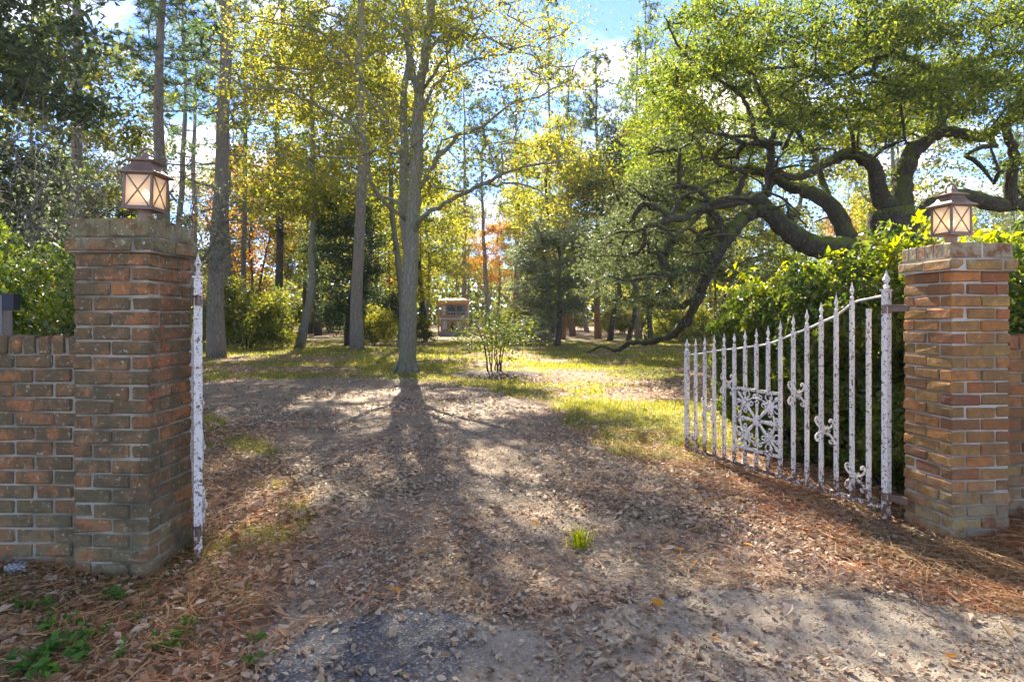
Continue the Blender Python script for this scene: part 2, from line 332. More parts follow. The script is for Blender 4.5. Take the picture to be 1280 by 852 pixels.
def ground_mat():
    m = NM('ground_cover'); a = m.n('ShaderNodeAttribute', attribute_name='grass').outputs['Fac']
    soil = m.mix(m.noise(1.2, 5), (.12, .08, .05), (.26, .18, .11))
    lit = m.ramp(m.n('ShaderNodeTexVoronoi', {'Vector': m.pos(), 'Scale': 26., 'Randomness': 1.}).outputs['Color'], [(0, (.09, .055, .03)), (.4, (.2, .12, .07)), (.7, (.34, .23, .14)), (1, (.16, .1, .06))])
    far = m.n('ShaderNodeTexVoronoi', {'Vector': m.pos(), 'Scale': 9., 'Randomness': 1.}).outputs['Color']
    soil = m.mix(.6, soil, lit)
    gr = m.mix(m.noise(40, 3), (.07, .085, .02), (.19, .19, .04)); gr = m.mix(m.ramp(m.noise(.9, 5), [(.4, 0), (.65, .7)]), gr, (.22, .19, .06))
    c = m.mix(m.ramp(m.math('ADD', a, m.math('MULTIPLY', m.math('SUBTRACT', m.noise(14, 4), .5), .9)), [(.3, 0), (.6, 1)]), soil, gr)
    return m.finish(c, .95, m.bump(m.noise(45, 5), .7, .02), spec=.1)
g_ = MB(); g_.add(np.stack([X, Y, gz(X, Y)], -1).reshape(-1, 3), quads=Qg)
me = g_.mesh('ground', ground_mat(), True)
at_ = me.attributes.new('grass', 'FLOAT', 'POINT'); at_.data.foreach_set('value', grass_amt(X, Y).ravel().astype(np.float32))
ground = link('ground', me, label='leaf strewn soil with patchy yellow green grass', kind='structure')

def sheet(name, P, dz, mat, x0, x1, y0, y1, step, amp, label):
    gx = np.arange(x0, x1, step); gy = np.arange(y0, y1, step); X, Y = np.meshgrid(gx, gy); nx, ny = len(gx), len(gy)
    xc, yc = wob(X[:-1, :-1] + step / 2, Y[:-1, :-1] + step / 2, amp)
    k = inside(P, xc, yc).ravel()
    i = np.arange(ny - 1)[:, None] * nx; j = np.arange(nx - 1)[None]
    Q = np.stack([i + j, i + j + 1, i + j + 1 + nx, i + j + nx], -1).reshape(-1, 4)[k]
    V = np.stack([X, Y, gz(X, Y) + dz], -1).reshape(-1, 3)
    u, inv = np.unique(Q, return_inverse=True); b = MB(); b.add(V[u], quads=inv.reshape(-1, 4))
    return link(name, b.mesh(name, mat, True), label=label, kind='structure')
def drive_mat():
    m = NM('gravel_drive'); v = m.n('ShaderNodeTexVoronoi', {'Vector': m.pos(), 'Scale': 55.})
    s = m.ramp(v.outputs['Color'], [(0, (.09, .08, .07)), (.5, (.2, .16, .11)), (1, (.37, .3, .2))])
    v2 = m.n('ShaderNodeTexVoronoi', {'Vector': m.pos(), 'Scale': 17.})
    lf = m.ramp(v2.outputs['Color'], [(0, (.11, .07, .04)), (.45, (.25, .17, .105)), (.75, (.4, .3, .2)), (1, (.19, .12, .075))])
    w = m.ramp(m.noise(1.1, 6, .6), [(.42, 0), (.6, 1)])
    c = m.mix(w, s, m.mix(.75, s, lf)); c = m.mix(m.ramp(m.noise(.8, 5, .6, dist=.6), [(.5, 0), (.68, .5)]), c, (.05, .042, .036))
    return m.finish(c, .9, m.bump(v.outputs['Distance'], .6, .012), spec=.15)
def asph_mat():
    m = NM('coarse_asphalt'); v = m.n('ShaderNodeTexVoronoi', {'Vector': m.pos(), 'Scale': 105.}); v2 = m.n('ShaderNodeTexVoronoi', {'Vector': m.pos(), 'Scale': 60.})
    s = m.ramp(v.outputs['Color'], [(0, (.04, .04, .042)), (.5, (.075, .075, .075)), (.8, (.16, .155, .145)), (1, (.4, .37, .32))])
    xs = m.n('ShaderNodeSeparateXYZ', {0: m.pos()}).outputs['X']
    f = m.ramp(m.math('ADD', xs, m.math('MULTIPLY', m.noise(2, 4), .5)), [(.0, 0), (.2, 1)])   # old patch darker than the worn apron, partly shade put into its colour
    c = m.mix(f, s, m.mix(.6, s, (.4, .32, .21)))
    c = m.mix(m.ramp(m.noise(2.2, 5), [(.5, 0), (.7, .6)]), c, (.16, .12, .09))
    return m.finish(c, .8, m.bump(m.math('ADD', v.outputs['Distance'], v2.outputs['Distance']), .5, .006), spec=.3)
sheet('driveway', DRIVE, .006, drive_mat(), -22, 12, 0.3, 15, .08, .22, 'gravel drive scattered with dry leaves between the gate pillars')
sheet('asphalt_apron', ASPH, .012, asph_mat(), -8, 9, 0.3, 3.6, .04, .22, 'coarse broken asphalt edge at the mouth of the drive')

# mulch ring round the young tree
b = MB(); a = np.linspace(0, 2 * np.pi, 40, endpoint=False); rr = np.array([0, .35, .7, .95, 1.15]); V = []; T_ = []
for q, r in enumerate(rr):
    k = r * (1 + .12 * np.sin(a * 3 + 1) + .06 * np.sin(a * 7)); xx = -.42 + k * np.cos(a) * 1.05; yy = 14.6 + k * np.sin(a) * .95
    V.append(np.stack([xx, yy, gz(xx, yy) + .1 * (1 - (r / 1.15) ** 2) + (.004 if q < 4 else -.02)], -1))
b.add(np.concatenate(V), quads=[(q * 40 + k, (q + 1) * 40 + k, (q + 1) * 40 + (k + 1) % 40, q * 40 + (k + 1) % 40) for q in range(4) for k in range(40)])
m = NM('dark_mulch'); mm = m.finish(m.mix(m.noise(35, 5), (.03, .02, .014), (.1, .07, .045)), .95, m.bump(m.noise(50, 4), .9, .03))
link('mulch_bed', b.mesh('mulch_bed', mm), label='dark mulch ring round the young tree on the lawn', kind='structure')

# ------------------------------------------------------------------ leaf / needle / blade meshes
def rand_rot(rng, n, up=0.0):
    nv = rng.normal(size=(n, 3)); nv[:, 2] += up; nv /= np.linalg.norm(nv, axis=1)[:, None]
    t = rng.normal(size=(n, 3)); t -= nv * (t * nv).sum(1)[:, None]; t /= np.linalg.norm(t, axis=1)[:, None]
    return nv, t, np.cross(nv, t)
def leaves(b, P, size, rng, aspect=.5, up=.6, fold=.25, mi=0, jitter=.4):
    """one folded diamond leaf (quad) per point"""
    n = len(P)
    if not n: return
    nv, t, w = rand_rot(rng, n, up); L_ = (size * (1 + jitter * (rng.rand(n) * 2 - 1)))[:, None]; W_ = L_ * aspect * (.8 + .4 * rng.rand(n, 1)) * .5
    a0 = P - t * L_ * .5; a2 = P + t * L_ * .5; f = nv * L_ * fold * rng.rand(n, 1)
    a1 = P + w * W_ + f - t * L_ * .05; a3 = P - w * W_ + f - t * L_ * .05
    b.add(np.stack([a0, a1, a2, a3], 1).reshape(-1, 3), quads=np.arange(4 * n).reshape(-1, 4), mi=mi)
def litter_leaves(b, P, size, rng, mi=0, tilt=.35):
    """curled dry leaf: 6 outline points round a midrib"""
    n = len(P); yaw = rng.rand(n) * 2 * np.pi; s = (size * (.55 + .9 * rng.rand(n)))[:, None]
    t = np.stack([np.cos(yaw), np.sin(yaw), rng.normal(0, tilt, n)], -1); t /= np.linalg.norm(t, axis=1)[:, None]
    w = np.stack([-np.sin(yaw), np.cos(yaw), rng.normal(0, tilt, n)], -1); w /= np.linalg.norm(w, axis=1)[:, None]
    u = np.cross(t, w); u *= np.sign(u[:, 2:3]) + (u[:, 2:3] == 0)
    asp = .18 + .14 * rng.rand(n, 1); c = .22 * rng.rand(n, 1) * s; c2 = .3 * (rng.rand(n, 1) - .4) * s
    out = [P - t * s * .5 + u * c2, P - t * s * .12 + w * s * asp + u * c, P + t * s * .2 + w * s * asp * .8 + u * c, P + t * s * .5 + u * c2, P + t * s * .2 - w * s * asp * .8 + u * c * .7, P - t * s * .12 - w * s * asp + u * c]
    V = np.stack(out, 1); k = np.arange(n)[:, None] * 6
    F = np.concatenate([k + np.array([[0, 1, 2, 3]]), k + np.array([[0, 3, 4, 5]])]); b.add(V.reshape(-1, 3), quads=F, mi=mi)
def needles(b, P, length, width, rng, mi=0):
    n = len(P); yaw = rng.rand(n) * 2 * np.pi; l = (length * (.6 + .7 * rng.rand(n)))[:, None]; bend = rng.normal(0, .25, (n, 1))
    t = np.stack([np.cos(yaw), np.sin(yaw), rng.normal(0, .14, n)], -1); w = np.stack([-np.sin(yaw), np.cos(yaw), rng.normal(0, .6, n)], -1)
    V = []
    for s in (-.5, -.17, .17, .5):
        c = P + t * l * s + np.stack([-np.sin(yaw), np.cos(yaw), np.zeros(n)], -1) * l * bend * (s * s) ; V += [c + w * width, c - w * width]
    V = np.stack(V, 1); k = np.arange(n)[:, None] * 8
    b.add(V.reshape(-1, 3), quads=np.concatenate([k + np.array([[q, q + 1, q + 3, q + 2]]) for q in (0, 2, 4)]), mi=mi)
def grid_targets(f, n, rng):  # rejection helper
    o = []
    while len(o) < n:
        p = f(rng)
        if p is not None: o.append(p)
    return np.array(o)

# ------------------------------------------------------------------ tree skeletons
def skeleton(limbs, targets, rng, step=.35, rtip=.008, power=.5, climb=.6, sag=.12, center=None, jit=1.0):
    """limbs: list of (pts, radii) fixed; each target grows a chain from the cheapest skeleton node. returns tubes, tips"""
    pos = []; 
    for p, r in limbs: pos += [tuple(q) for q in p]
    pos = [np.array(q, float) for q in pos]; A = np.array(pos); par = [-1] * len(A); cnt = [0] * len(A); fixed = len(A)
    fr = np.concatenate([np.broadcast_to(np.asarray(r, float), (len(p),)) for p, r in limbs])
    if len(targets):
        d0 = np.min(np.linalg.norm(targets[:, None] - A[None, ::2], axis=2), 1); targets = targets[np.argsort(d0)]
    buf = np.zeros((len(A) + len(targets) * 40, 3)); buf[:len(A)] = A; n = len(A); chains = []
    for tg in targets:
        D = buf[:n] - tg; dd = np.linalg.norm(D, axis=1); cost = dd + climb * np.maximum(D[:, 2], 0) + .25 * np.abs(D[:, 2]) + rng.rand(n) * .15 * step
        a = int(np.argmin(cost)); p0 = buf[a]; d = dd[a]; k = int(min(30, max(2, math.ceil(d / step))))
        if n + k >= len(buf): break
        mid = (p0 + tg) / 2 + rng.normal(0, .1 * jit, 3) * d + np.array((0, 0, sag * d)); ts = (np.arange(k) + 1) / k
        c = (1 - ts)[:, None] ** 2 * p0 + 2 * (ts * (1 - ts))[:, None] * mid + ts[:, None] ** 2 * tg
        c[:-1] += rng.normal(0, .035 * jit, (k - 1, 3)) * min(d, 2) ; pr = a; ids = [a]
        for q in range(k):
            buf[n] = c[q]; par.append(pr); cnt.append(0); pr = n; ids.append(n); n += 1
        chains.append(ids); x = pr
        while x >= fixed: cnt[x] += 1; x = par[x]
    tubes = []
    for ids in chains:
        r = np.array([0] + [rtip * max(1, cnt[q]) ** power for q in ids[1:]]); r[0] = r[1] * 1.15 if ids[0] < fixed else max(r[1], .0)
        if ids[0] < fixed: r[0] = min(r[0], fr[ids[0]] * .9)
        r[-1] *= .5; tubes.append((buf[ids], r))
    return tubes, [buf[ids[-3:]] for ids in chains]
def tubes_mesh(name, limbs, tubes, mat, nl=10, nt=4, rng=None, rough=.0, minr=0):
    b = MB()
    for p, r in limbs: b.tube(p, r, nl, rough=rough, rng=rng)
    for p, r in tubes:
        if r[0] >= minr: b.tube(p, r, nt if r[0] < .04 else (6 if r[0] < .1 else 8), cap=False)
    return b.mesh(name, mat, True)
def smooth_path(pts, r, n=24, rng=None, wob_=0):
    pts = np.asarray(pts, float); t = np.linspace(0, len(pts) - 1, n); o = []
    P = np.vstack([2 * pts[0] - pts[1], pts, 2 * pts[-1] - pts[-2]])
    for x in t:
        i = min(int(x), len(pts) - 2); f = x - i; a, b_, c, d = P[i:i + 4]
        o.append(.5 * ((2 * b_) + (-a + c) * f + (2 * a - 5 * b_ + 4 * c - d) * f * f + (-a + 3 * b_ - 3 * c + d) * f ** 3))
    o = np.array(o)
    if rng is not None and wob_: o[1:-1] += rng.normal(0, wob_, (n - 2, 3))
    return o, np.interp(t, np.arange(len(r)), r)
def spray(tips, per, sig, rng, flat=.55):
    P = []
    for tp in tips:
        c = tp[rng.randint(0, len(tp), per)]; o = rng.normal(0, 1, (per, 3)) * sig * (.6 + .8 * rng.rand()); o[:, 2] *= flat; P.append(c + o)
    return np.concatenate(P)
def tufts(b, tips, per, size, rng):
    """pine: balls of long thin needles radiating from twig ends"""
    P = np.concatenate([tp[rng.randint(0, len(tp), 5)] + rng.normal(0, .18, (5, 3)) for tp in tips]); n = len(P) * per
    c = np.repeat(P, per, 0); d = rng.normal(size=(n, 3)); d[:, 2] += .35; d /= np.linalg.norm(d, axis=1)[:, None]
    s = np.cross(d, rng.normal(size=(n, 3))); s /= np.linalg.norm(s, axis=1)[:, None]; l = size * (.7 + .6 * rng.rand(n, 1))
    b.add(np.stack([c + s * size * .055, c + d * l, c - s * size * .055], 1).reshape(-1, 3), tris=np.arange(3 * n).reshape(-1, 3))

def ell_target(c, rad, rng, shell=.35):
    def f(r):
        v = r.normal(size=3); v /= np.linalg.norm(v); k = (shell + (1 - shell) * r.rand()) ** .6 ; return np.array(c) + v * np.array(rad) * k
    return f
TEMPL = {}
def template(kind, seed):
    """returns (trunk mesh, crown mesh) with the base at the origin"""
    rng = rs(seed)
    if kind == 'pine':
        H = 24; x = np.cumsum(rng.normal(0, .08, (13, 2)), 0); z = np.linspace(-.3, H, 13); limbs = [smooth_path(np.column_stack([x - x[0], z]), np.interp(z, [-.3, .3, H], [.34, .26, .05]), 26)]
        tg = np.array([(rng.normal(0, 1) * 1, 0, 0) for _ in range(0)]).reshape(0, 3); T = []
        for q in range(110):
            h = H * (.5 + .5 * rng.rand() ** .9); rad = (1 - ((h / H - .5) / .55) ** 1.6) * 3.4 + .5; an = rng.rand() * 6.28; rr_ = rad * (.35 + .65 * rng.rand()); T.append((math.cos(an) * rr_, math.sin(an) * rr_, h))
        tubes, tips = skeleton(limbs, np.array(T), rng, .5, .018, .5, climb=.2, sag=-.05)
        for q in range(9):                                            # dead stubs on the lower trunk
            h = H * (.22 + .28 * rng.rand()); an = rng.rand() * 6.28; l = .5 + rng.rand() * 1.1; tubes.append((np.array([(0, 0, h), (math.cos(an) * l * .5, math.sin(an) * l * .5, h + .05), (math.cos(an) * l, math.sin(an) * l, h + .25)]), np.array([.04, .03, .012])))
        c = MB(); tufts(c, tips, 26, .3, rng)
        return tubes_mesh('pine_trunk', limbs, tubes, M['bark_pine'], 10, 4, rng), c.mesh('pine_crown', M['leaf_pine'])
    if kind == 'broad':
        H = 15; x = np.cumsum(rng.normal(0, .16, (9, 2)), 0); z = np.linspace(-.3, H * .85, 9); limbs = [smooth_path(np.column_stack([x - x[0], z]), np.interp(z, [-.3, .3, H], [.26, .18, .03]), 20)]
        f = ell_target((0, 0, H * .66), (3.6, 3.6, H * .36), rng); T = grid_targets(f, 130, rng)
        tubes, tips = skeleton(limbs, T, rng, .5, .011, .5, sag=.1)
        c = MB(); leaves(c, spray(tips, 92, .4, rng), .18, rng, .6, .4)
        return tubes_mesh('broadleaf_trunk', limbs, tubes, M['bark_grey'], 8, 4, rng), c.mesh('broadleaf_crown', M['leaf_yellow'])
    if kind == 'thin':
        H = 11; limbs = []
        for q in range(3):
            an = rng.rand() * 6.28; k = .1 + .1 * rng.rand(); z = np.linspace(-.2, H * (.75 + .2 * rng.rand()), 7); xy = np.stack([np.cos(an) * z * k, np.sin(an) * z * k], -1) + np.cumsum(rng.normal(0, .12, (7, 2)), 0) * (np.arange(7) > 0)[:, None]
            limbs.append(smooth_path(np.column_stack([xy, z]), np.interp(z, [0, H], [.1, .02]), 16))
        T = grid_targets(ell_target((0, 0, H * .6), (3, 3, H * .42), rng), 90, rng); tubes, tips = skeleton(limbs, T, rng, .5, .009, .5)
        c = MB(); leaves(c, spray(tips, 80, .4, rng), .17, rng, .6, .4)
        return tubes_mesh('understorey_trunk', limbs, tubes, M['bark_dark'], 6, 4, rng), c.mesh('understorey_crown', M['leaf_yellow'])
    if kind == 'evergreen':
        H = 10; z = np.linspace(-.3, H * .9, 7); limbs = [smooth_path(np.column_stack([np.cumsum(rng.normal(0, .08, (7, 2)), 0), z]), np.interp(z, [-.3, H], [.18, .03]), 16)]
        T = grid_targets(ell_target((0, 0, H * .56), (2.5, 2.5, H * .46), rng), 150, rng); tubes, tips = skeleton(limbs, T, rng, .45, .01, .5)
        c = MB(); leaves(c, spray(tips, 130, .36, rng), .17, rng, .45, .3)
        return tubes_mesh('evergreen_trunk', limbs, tubes, M['bark_dark'], 8, 4, rng), c.mesh('evergreen_crown', M['leaf_dark'])
    if kind == 'shrub':
        limbs = []
        for q in range(7):
            an = q / 7 * 6.28 + rng.rand(); l = 1.2 + .6 * rng.rand(); limbs.append(smooth_path([(0.1 * math.cos(an), .1 * math.sin(an), -.1), (.35 * math.cos(an), .35 * math.sin(an), l * .5), (.7 * math.cos(an), .7 * math.sin(an), l)], [.03, .022, .01], 8))
        def f(r):
            v = r.normal(size=3); v /= np.linalg.norm(v); v[2] = abs(v[2]); k = (.3 + .7 * r.rand()) ** .6; p = v * np.array((1.9, 1.9, 2.5)) * k + np.array((0, 0, .25)); return p
        T = grid_targets(f, 130, rng); tubes, tips = skeleton(limbs, T, rng, .3, .005, .5, climb=.2)
        c = MB(); leaves(c, spray(tips, 110, .2, rng, .8), .11, rng, .5, .4)
        return tubes_mesh('shrub_stems', limbs, tubes, M['bark_dark'], 5, 3, rng), c.mesh('shrub_foliage', M['leaf_bush'])
def tree(name, kind, seed, x, y, s=(1, 1, 1), rz=0, leaf=None, barkm=None, **k):
    if (kind, seed) not in TEMPL: TEMPL[(kind, seed)] = template(kind, seed)
    tm, cm = TEMPL[(kind, seed)]; e = empty(name, (x, y, float(gz(x, y))), rz, **k); e.scale = s
    parts = []
    for nm, me in ((('stems' if kind == 'shrub' else 'trunk'), tm), (('foliage' if kind == 'shrub' else 'crown'), cm)):
        o = link(nm, me, e); parts.append(o)
    if leaf: parts[1].material_slots[0].link = 'OBJECT'; parts[1].material_slots[0].material = M[leaf]
    if barkm: parts[0].material_slots[0].link = 'OBJECT'; parts[0].material_slots[0].material = M[barkm]
    return e
def gp(px, py): p = on_ground(px, py); return p[0], p[1]

# ------------------------------------------------------------------ brickwork
BL, BW, BH, CO = .203, .0985, .068, .080
def brick_mesh(seed, mat):
    rng = rs(seed); h = np.array((BL, BW, BH)) / 2; bv = .0075; V = []; idx = {}
    for sx in (-1, 1):
        for sy in (-1, 1):
            for sz in (-1, 1):
                for ax in range(3):
                    p = np.array((sx, sy, sz)) * (h - bv); p[ax] = (sx, sy, sz)[ax] * h[ax]; idx[(sx, sy, sz, ax)] = len(V); V.append(p)
    V = np.array(V) + rng.normal(0, .0022, (24, 3)); Q = []; T = []
    for ax in range(3):
        o = [q for q in range(3) if q != ax]
        for s in (-1, 1):
            r = []
            for a_, b_ in ((-1, -1), (1, -1), (1, 1), (-1, 1)):
                k = [0, 0, 0]; k[ax] = s; k[o[0]] = a_; k[o[1]] = b_; r.append(idx[(*k, ax)])
            flip = (s < 0) ^ (ax == 1); Q.append(r[::-1] if flip else r)
        for a_ in (-1, 1):          # bevel along axis ax at the edge (o0=a_, o1=b_)
            for b_ in (-1, 1):
                k0 = [0, 0, 0]; k1 = [0, 0, 0]; k0[ax] = -1; k1[ax] = 1
                for k in (k0, k1): k[o[0]] = a_; k[o[1]] = b_
                Q.append((idx[(*k0, o[0])], idx[(*k1, o[0])], idx[(*k1, o[1])], idx[(*k0, o[1])]))
    for sx in (-1, 1):
        for sy in (-1, 1):
            for sz in (-1, 1): T.append([idx[(sx, sy, sz, a_)] for a_ in range(3)])
    b = MB(); b.add(V, quads=Q, tris=T); me = b.mesh('brick', mat)
    import bmesh as _b; bm = _b.new(); bm.from_mesh(me); _b.ops.recalc_face_normals(bm, faces=bm.faces); bm.to_mesh(me); bm.free()
    return me
BR = {k: [brick_mesh(i, M[k]) for i in range(8)] for k in ('brick_old', 'brick_warm')}
brng = random.Random(3)
def brick(parent, mk, x, y, z, rot=0, edge=False, j=.0022, sx=1.0):
    me = brng.choice(BR[mk]); o = bpy.data.objects.new('brick', me); COL.objects.link(o); o.parent = parent
    g = lambda s_: max(-.0035, min(.0035, brng.gauss(0, s_)))
    o.location = (x + g(j), y + g(j), z + g(j * .7))
    o.rotation_euler = (math.pi / 2 if edge else 0, brng.gauss(0, .004), rot + brng.gauss(0, .005)); o.scale = (sx, 1, 1)
    return o
def ring(e, mk, z, c, flip):
    """one pillar course; local origin is the front left corner, x right, y back; c = outset"""
    Ls = .42 + 2 * c; h = Ls / 2; cx = cy = .21; k = (Ls / 2 - .006) / BL
    for s in (-1, 1):
        for t in (-1, 1):
            a, b_ = t * Ls / 4, s * (h - BW / 2)
            if flip: a, b_ = b_, a
            brick(e, mk, cx + a, cy + b_, z, math.pi / 2 if flip else 0, sx=k)
        a, b_ = s * (h - BW / 2), 0
        if flip: a, b_ = b_, a
        brick(e, mk, cx + a, cy + b_, z, 0 if flip else math.pi / 2, sx=(Ls - 2 * BW - .024) / BL)
def pillar(loc, rz, mk, mortar, label):
    e = empty('brick_pillar', loc, rz, label=label, cat='gate pillar')
    n = 23
    for i in range(-1, n - 1): ring(e, mk, CO * (i + .5), 0, i % 2 == 0)
    ring(e, mk, CO * (n - .5) , .028, True)
    zt = CO * n + .052; L_ = .445
    for q in range(6):
        for t in (-1, 1):
            brick(e, mk, .21 + t * L_ / 4, .21 - L_ / 2 + (q + .5) * L_ / 6, zt, 0, edge=True, sx=(L_ / 2 - .006) / BL)
    b = MB(); r = .0105; b.box((.21, .21, (CO * n - .1) / 2), (.21 - r, .21 - r, (CO * n + .1) / 2)); b.box((.21, .21, CO * (n - .5) - .002), (.21 + .02, .21 + .02, CO / 2)); b.box((.21, .21, CO * n + .048), (L_ / 2 - .008, L_ / 2 - .008, .046))
    link('mortar_core', b.mesh('mortar_core', M[mortar]), e)
    return e
def wall(loc, rz, length, courses, mk, mortar, label, off):
    e = empty('brick_wall', loc, rz, label=label, cat='wall'); P = BL + .012
    for i in range(-1, courses):
        x = -(P / 2 if i % 2 else 0) + off
        while x < length:
            a = max(x, 0.0); z_ = min(x + BL, length)
            if z_ - a > .03: brick(e, mk, (a + z_) / 2, BW / 2, CO * (i + .5), 0, sx=(z_ - a) / BL)
            x += P
    zt = CO * courses + .05; q = 0
    while q * .081 + .04 < length: brick(e, mk, q * .081 + .036, .1, zt, math.pi / 2, edge=True); q += 1
    b = MB(); b.box((length / 2, .1, (CO * courses - .1) / 2), (length / 2, .1 - .0105, (CO * courses + .1) / 2)); b.box((length / 2, .1, CO * courses + .042), (length / 2, .088, .046))
    link('mortar_core', b.mesh('mortar_core', M[mortar]), e)
    return e
PL = (-2.377, 3.29, -.005); PR = (2.835, 3.92, -.055)
pillar(PL, math.radians(-1.5), 'brick_old', 'mortar_dark', 'dark weathered mossy brick gate pillar carrying the lit lantern with red creeper on it')
pillar(PR, math.radians(6), 'brick_warm', 'mortar_light', 'warm orange brick gate pillar with pale joints beside the picket gate')
wall((-2.377 - 2.1, 3.35, 0), 0, 2.085, 15, 'brick_old', 'mortar_dark', 'low dark mossy brick wall butting against the weathered pillar', .02)
wall((3.27, 4.18, -.02), math.radians(6), 1.9, 15, 'brick_warm', 'mortar_dark', 'low brick wall with gaps running off from the orange pillar', .05)

# ------------------------------------------------------------------ gates
def spiral(c, r0, r1, a0, turns, n=14):
    a = a0 + np.linspace(0, turns * 2 * np.pi, n); r = np.linspace(r0, r1, n); return np.stack([c[0] + r * np.cos(a), np.full(n, c[1]), c[2] + r * np.sin(a)], -1)
def finial_mesh():
    b = MB(); prof = [(0, .011), (.012, .02), (.022, .02), (.03, .011), (.045, .012), (.07, .024), (.1, .012), (.14, .0015)]
    b.loft([[(r * math.cos(q), r * math.sin(q) * .7, z) for q in np.linspace(0, 2 * np.pi, 8, endpoint=False)] for z, r in prof]); return b.mesh('finial', M['paint'])
def rosette_mesh():
    b = MB(); s = .009
    for sx in (-1, 1):
        for sz in (-1, 1):
            p = [(0.015 * sx, 0, .012 * sz), (.04 * sx, 0, .02 * sz), (.07 * sx, 0, .045 * sz), (.08 * sx, 0, .075 * sz), (.066 * sx, 0, .094 * sz), (.05 * sx, 0, .085 * sz), (.055 * sx, 0, .07 * sz)]
            pp, rr_ = smooth_path([np.array(q) + (0, -.018, 0) for q in p], [s, s, s, s, s, s * .9, s * 1.3], 16); b.tube(pp, rr_, 6)
    for q in range(6):
        a = q / 6 * 6.283; b.loft([[(math.cos(a) * d + math.cos(t) * w, -.026 - .008 * (d < .04), math.sin(a) * d + math.sin(t) * w) for t in np.linspace(0, 2 * np.pi, 6, endpoint=False)] for d, w in ((.006, .008), (.028, .014), (.048, .004))])
    th = np.linspace(0, 2 * np.pi, 10, endpoint=False)
    b.loft([[(math.cos(t) * r, y, math.sin(t) * r) for t in th] for r, y in ((.024, -.012), (.022, -.034), (.01, -.042), (.003, -.044))]); return b.mesh('rosette', M['paint'])
FIN, ROS = finial_mesh(), rosette_mesh()
K16 = np.array([1.77, 1.645, 1.71, 1.62, 1.565, 1.51, 1.465, 1.415, 1.37, 1.345, 1.325, 1.305, 1.29, 1.27, 1.245, 1.225, 1.21])
def fan(b, cx, cz, ang, L_):
    """cast palmette: three lobed fronds opening from a stem, in the x-z plane"""
    for k, l in ((-.55, .8), (0, 1), (.55, .8)):
        a = ang + k; d = np.array((math.cos(a), 0, math.sin(a))); w = np.array((-d[2], 0, d[0])); c0 = np.array((cx, -.012, cz))
        b.loft([[c0 + d * L_ * l * u + w * v * L_ * .13 * wd + np.array((0, y, 0)) for v, y in ((-1, 0), (0, -.008), (1, 0), (0, .006))] for u, wd in ((0, .35), (.3, .9), (.55, .5), (.75, 1.1), (1., .2))])
    for k in (-1, 1):
        a = ang + k * .9; c = np.array((cx + math.cos(a) * L_ * .62, -.012, cz + math.sin(a) * L_ * .62)); b.tube(spiral(c, L_ * .26, L_ * .08, a + 3.1, -.9 * k, 11), .0065, 5)
